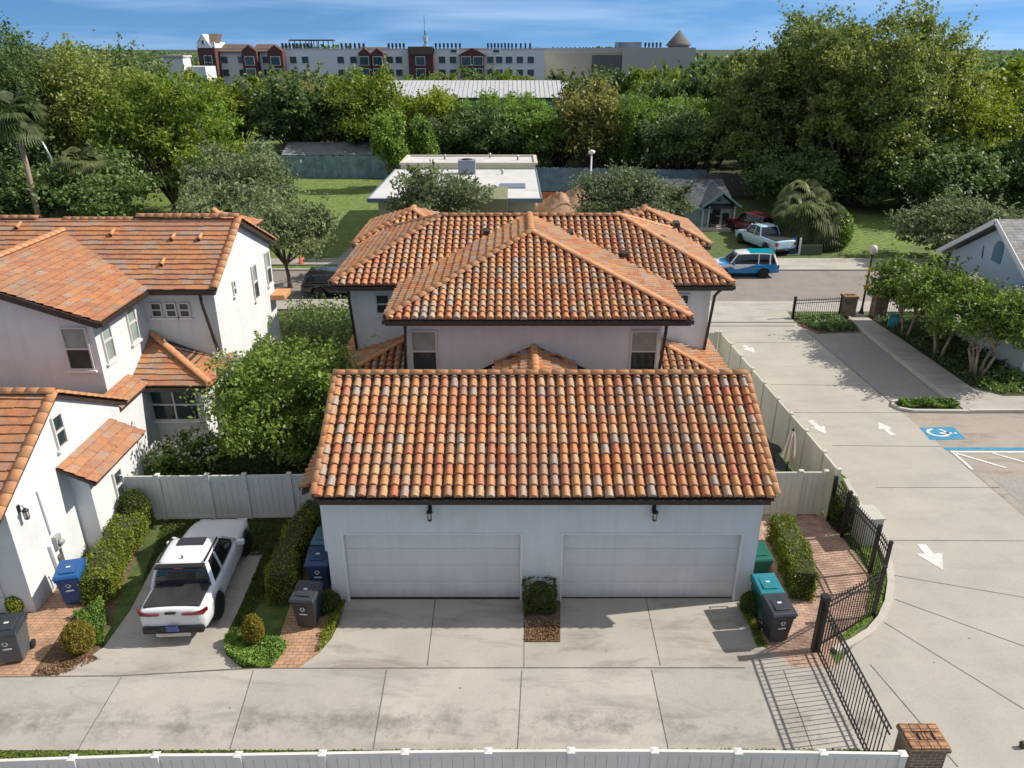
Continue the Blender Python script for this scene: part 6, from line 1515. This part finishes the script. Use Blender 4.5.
make_tree('live_oak', 'dark tree with pale moss second from the left edge', (-38.0, 74, 0), 15.6, 5.8, L_oak, .02, 18, 240, 30000, .32, 45, trunk=.4, flip=.2)
make_tree('live_oak', 'tall mid green tree behind the sunny yellow green one', (-43, 86, 0), 15.0, 5.6, L_dark, .02, 18, 240, 26000, .36, 65, trunk=.35, flip=.2)
make_tree('live_oak', 'tall grey green tree behind the palm at the left', (-52, 84, 0), 16.0, 6.2, L_grey, .02, 18, 240, 24000, .36, 66, trunk=.35, flip=.2)
make_tree('broadleaf_tree', 'sunny yellow green tree spreading above the left roof ridge', (-30.5, 69, 0), 13.2, 6.0, L_yel, .08, 24, 260, 26000, .32, 46, trunk=.32, sig=.07)
make_tree('broadleaf_tree', 'lower yellow green boughs right of the sunny tree', (-25.0, 66, 0), 7.5, 4.0, L_yel, .05, 10, 120, 11000, .34, 47, trunk=.3)
make_tree('broadleaf_tree', 'dark green tree below the sunny tree at left', (-34, 61, 0), 6.8, 5.5, L_dark, .05, 12, 160, 16000, .34, 48)
make_tree('broadleaf_tree', 'dark undergrowth tree above the left house ridge at the edge', (-41, 60, 0), 6.0, 5.0, L_dark, .05, 11, 140, 14000, .34, 49)
make_tree('broadleaf_tree', 'olive tree with rusty patches left of the lawn', (-28, 104, 0), 11.2, 5.6, L_rust, .12, 13, 160, 13000, .42, 50)
make_tree('broadleaf_tree', 'broad yellow green tree above the blue board fence', (-17.5, 99, 0), 12.0, 6.3, L_yel, .14, 15, 190, 17000, .42, 51, trunk=.4)
make_tree('broadleaf_tree', 'round bright tree right of the blue board fence', (-9.5, 97, 0), 10.2, 4.6, L_yel, .10, 12, 150, 13000, .42, 52)
make_tree('ivy_clad_tree', 'slim ivy covered trunk at the left end of the white roofed building', (-12.6, 82, 0), 9.0, 2.1, L_bright, .02, 10, 110, 9000, .3, 53)
make_tree('ivy_clad_tree', 'second ivy covered trunk close to the white roof corner', (-9.6, 84, 0), 8.6, 1.8, L_bright, .02, 9, 100, 8000, .3, 54)
make_tree('broadleaf_tree', 'rusty olive tree above the dirt mound', (8.6, 88, 0), 11.4, 4.4, L_rust, .05, 13, 160, 13000, .42, 55)
make_tree('broadleaf_tree', 'dark green tree directly behind the white flat roof', (-3, 90, 0), 8.8, 5.2, L_dark, .05, 12, 150, 12000, .42, 56)
make_tree('broadleaf_tree', 'dark green tree behind the white flat roof, right part', (3.2, 89, 0), 9.2, 4.4, L_bright, .05, 12, 140, 12000, .42, 57)
make_tree('broadleaf_tree', 'dark bushy tree over the cottage roof', (17.5, 84, 0), 8.5, 5.0, L_dark, .05, 12, 150, 13000, .40, 58)
# dark under storey on the right
make_tree('broadleaf_tree', 'deep green bushy tree at the back of the right lawn', (37.5, 68, 0), 7.2, 5.0, L_dark, .03, 12, 150, 14000, .36, 59)
make_tree('broadleaf_tree', 'dark green tree behind the pale blue house at the right edge', (46, 66, 0), 8.2, 5.5, L_dark, .03, 12, 160, 15000, .36, 60)
make_tree('broadleaf_tree', 'dark tree at the right edge below the skyline', (53, 76, 0), 12.4, 6.2, L_dark, .05, 13, 180, 16000, .4, 61)
# bamboo clump: arching culms with drooping leaves
def bamboo(label, loc, h, n, seed, r=2.0, lm=None):
    rng = np.random.default_rng(seed); t = thing('bamboo', label, 'bamboo', loc, 0, 'bamboo clumps behind the building lot'); mb = MB(); Q = []
    for k in range(n):
        a = rng.uniform(0, 2*pi); q = r*rng.uniform(0, 1)**.5; hh = h*rng.uniform(.75, 1.05); b0 = Vector((q*cos(a), q*sin(a), 0)); lean = Vector((cos(a), sin(a), 0))*rng.uniform(.3, 1.1)
        pts = [b0, b0+lean*.25+Vector((0, 0, hh*.5)), b0+lean*.7+Vector((0, 0, hh*.9)), b0+lean*1.3+Vector((0, 0, hh))]; mb.tube(pts, [.05, .045, .03, .01], 5)
        for i in range(360):
            u = rng.uniform(.12, 1)**.8; j = min(2, int(u*3)); p = pts[j].lerp(pts[j+1], u*3-j); Q.append(np.array(p)+rng.normal(size=3)*np.array([.33, .33, .25]))
    np_mesh('crown', leaf_quads(np.array(Q), .36, rng, up=0, aspect=.35), 4, lm or L_bright, t); mb.build('culms', pm('culm', (.14, .17, .05), None, 1, .5), t); return t
bm0 = bamboo('tall bright bamboo clump in the row behind the building lot', (12.2, 88, 0), 8.8, 24, 71)
bm1 = bamboo('tall bright bamboo clump over the slim white pole light', (15.6, 89, 0), 8.2, 24, 72)
for x, y, h, s in ((18.6, 90, .95, 0), (21.2, 91, 1.0, 1), (-.8, 94, 1.0, 0), (-5.0, 95, .95, 1), (1.8, 93, .95, 1), (4.6, 92, .9, 0)):
    copy_tree((bm0, bm1)[s], (x, y, 0), x, {18.6: 'bright bamboo clump behind the dark roofed cottage', 21.2: 'bright bamboo clump right of the cottage, end of the row', -.8: 'bamboo clump behind the middle of the white flat roof', -5.0: 'bamboo clump behind the left part of the white flat roof', 1.8: 'bamboo clump behind the right corner of the white flat roof', 4.6: 'bamboo clump beside the rusty olive tree'}[x], (h, h, h))
# palms
def palm(label, loc, h, r, nf, seed, lm=L_palm, dead=True, bark=M_barkp, fan=True, lean=(0, 0), name='palm_tree', drop=.8):
    rng = np.random.default_rng(seed); t = thing(name, label, 'palm', loc); mb = MB()
    top = Vector((lean[0], lean[1], h)); mb.tube([(0, 0, -.1), Vector((lean[0]*.3, lean[1]*.3, h*.5)), top], [.24, .19, .18], 9); mb.build('trunk', bark, t)
    V = []
    for k in range(nf):
        a = rng.uniform(0, 2*pi); el = rng.uniform(-.9, 1.2); d = Vector((cos(a)*cos(el), sin(a)*cos(el), sin(el))); L = r*rng.uniform(.8, 1.1)
        c = top+d*L*.45; s = Vector((-sin(a), cos(a), 0)); up = d.cross(s)
        nb = 16
        for i in range(nb):
            th = (i/(nb-1)-.5)*2.3; b_ = (d*cos(th)+s*sin(th)); e = c+b_*L*.6+Vector((0, 0, -drop*L*.25*(1+abs(th)*.5))); w_ = up.cross(b_).normalized()*.07*r/1.6
            m_ = c+b_*L*.3; V += [c, m_+w_, e, m_-w_]
        V += [top, top+s*.03, c, top-s*.03]
    np_mesh('fronds', np.array([tuple(v) for v in V]), 4, lm, t); return t
palm('tall cabbage palm with brown lower fronds at the left edge', (-36.0, 58, 0), 9.6, 2.2, 46, 81, L_palm, lean=(.1, 0))
palm('slim dark palm low among the left trees', (-33, 60, 0), 6.0, 1.8, 30, 82)
for i, (x, y, h, lab) in enumerate(((21.8, 57.5, 2.3, 'left palm of the shaggy clump beside the far pickup'), (23.3, 57.2, 1.9, 'right palm of the shaggy clump beside the far pickup'), (22.6, 59.5, 3.0, 'tallest palm of the shaggy clump beside the far pickup'))):
    palm(lab, (x, y, 0), h, 2.2, 130, 83+i, L_palm, drop=1.35)
palm('palm rising through the trees right of the huge oak', (46.5, 88, 0), 12.2, 2.2, 40, 88)
palm('palm in the gap over the pale blue house', (42.6, 80, 0), 9.0, 2.2, 40, 89)
shrub('shrub', 'pale variegated shrub at the foot of the palm clump', (24.4, 56.3, 0), .9, 2.8, L_bright, 91, 1800, .2)
t = thing('fence_panel_row', 'low grey fence and post at the foot of the palm clump', 'fence', (21.0, 54.6, 0)); MB().box((0, 0, 0), (1.6, .08, .75)).build('boards', pm('fence_grey', (.09, .11, .07), None, 1, .9), t); MB().box((-.1, -.02, 0), (.02, .1, 1.25)).build('post', M_trim, t); MB().box((-.7, .3, 0), (-.2, .8, 1.1)).build('blue_drum', B_blue, t)
# the wood: five kinds of tree, copied
protos = []
specs = [('mid green broadleaf tree in the wood between lots and apartments', L_oak, 51), ('dark green broadleaf tree in the wood between lots and apartments', L_dark, 52), ('olive grey tree in the wood between lots and apartments', L_grey, 53), ('bright green tree in the wood between lots and apartments', L_bright, 54), ('yellowish tree in the wood between lots and apartments', L_yel, 55)]
for lab, lm, sd_ in specs:
    protos.append(make_tree('wood_tree', lab, (0, 400, 0), 10, 4.6, lm, .03, 16, 150, 8000, .46, sd_+100, sig=.065, flip=.4, group='trees of the wood, '+lab.split(' tree')[0]))
used = [False]*5
ENV = [(-200, 44), (0, 44), (100, 46), (150, 46), (190, 58), (215, 72), (250, 62), (300, 57), (335, 64), (370, 67), (400, 62), (440, 53), (470, 60), (500, 62), (520, 54), (560, 55), (600, 53), (640, 58), (690, 49), (720, 48), (760, 50), (800, 46), (1024, 46), (1300, 46)]
def env(px):
    for (a, ya), (b, yb) in zip(ENV, ENV[1:]):
        if a <= px <= b: return ya+(yb-ya)*(px-a)/(b-a)
    return 46
rr = random.Random(3); cnt = 0
for row, y0 in enumerate((84, 93, 102, 112, 123, 136, 150, 165, 178)):
    halfw = y0*.78+6; x = -halfw
    while x < halfw:
        y = y0+rr.uniform(-4, 4); xx = x+rr.uniform(-1.5, 1.5); x += rr.uniform(6.0, 8.2)*(1+row*.03)
        # screen column used only to decide how tall the real wood is along that bearing
        d = y*cos(PITCH)-(5-CAMH)*sin(PITCH); px = 512+FPX*xx/d
        if y < 92 and -30 < xx < 24: continue
        if y < 98 and -34 < xx < -8: continue
        if 134 < y < 160 and -26 < xx < 16: continue
        if y < 134 and 395 < px < 575: hmx = YP(px, 103+rr.uniform(-3, 12), y).z
        elif 108 < y < 150 and -75 < xx < -36 and 195 < px < 290: continue
        else: hmx = 99
        top = YP(px, env(px)+rr.uniform(0, 14), y).z
        h = min(top, hmx, rr.uniform(8.0, 14.5)); h = max(h, 4.5)
        k = rr.choices(range(5), (4, 4, 3, 3, 2))[0]; s = h/10; sw = max(.75, min(1.3, s*rr.uniform(.85, 1.15)))
        if not used[k]: o = protos[k]; o.location = (xx, y, 0); o.scale = (sw, sw, s); used[k] = True
        else: o = copy_tree(protos[k], (xx, y, 0), rr.uniform(0, 6.28), None, (sw, sw, s))
        cnt += 1
# tree line beyond everything, one mass
rng = np.random.default_rng(5); n = 60000
X_ = rng.uniform(-420, 420, n); Y_ = rng.uniform(235, 330, n); Z_ = rng.uniform(0, 1, n)**.6*(12.0+1.6*np.sin(X_*.07)+1.0*np.sin(X_*.19+1))
o = np_mesh('distant_wood', leaf_quads(np.stack([X_, Y_, Z_], 1), 1.5, rng, aspect=.7), 4, L_dark); tag(o, 'distant dark tree line on the horizon behind the buildings', None, None, 'stuff')
o = sheet('horizon_ground', [(-2600, 205), (2600, 205), (2600, 4990), (-2600, 4990)], .01, M_wood_floor)
# houses glimpsed at the left skyline
t = thing('white_house', 'white building glimpsed between the left trees and the brick tower', 'house', (YP(185, 55, 170).x, 172, 0)); m = MB(); m.box((-3, 0, 0), (3, 6, 10.2)); m.box((-5, -1, 0), (-1, 3, 12.0)); m.build('wall', M_aw, t); m = MB(); m.box((-5.3, -1.3, 12.0), (-.7, 3.3, 12.4)); m.build('roof', M_acon, t)
print('wood trees', cnt)
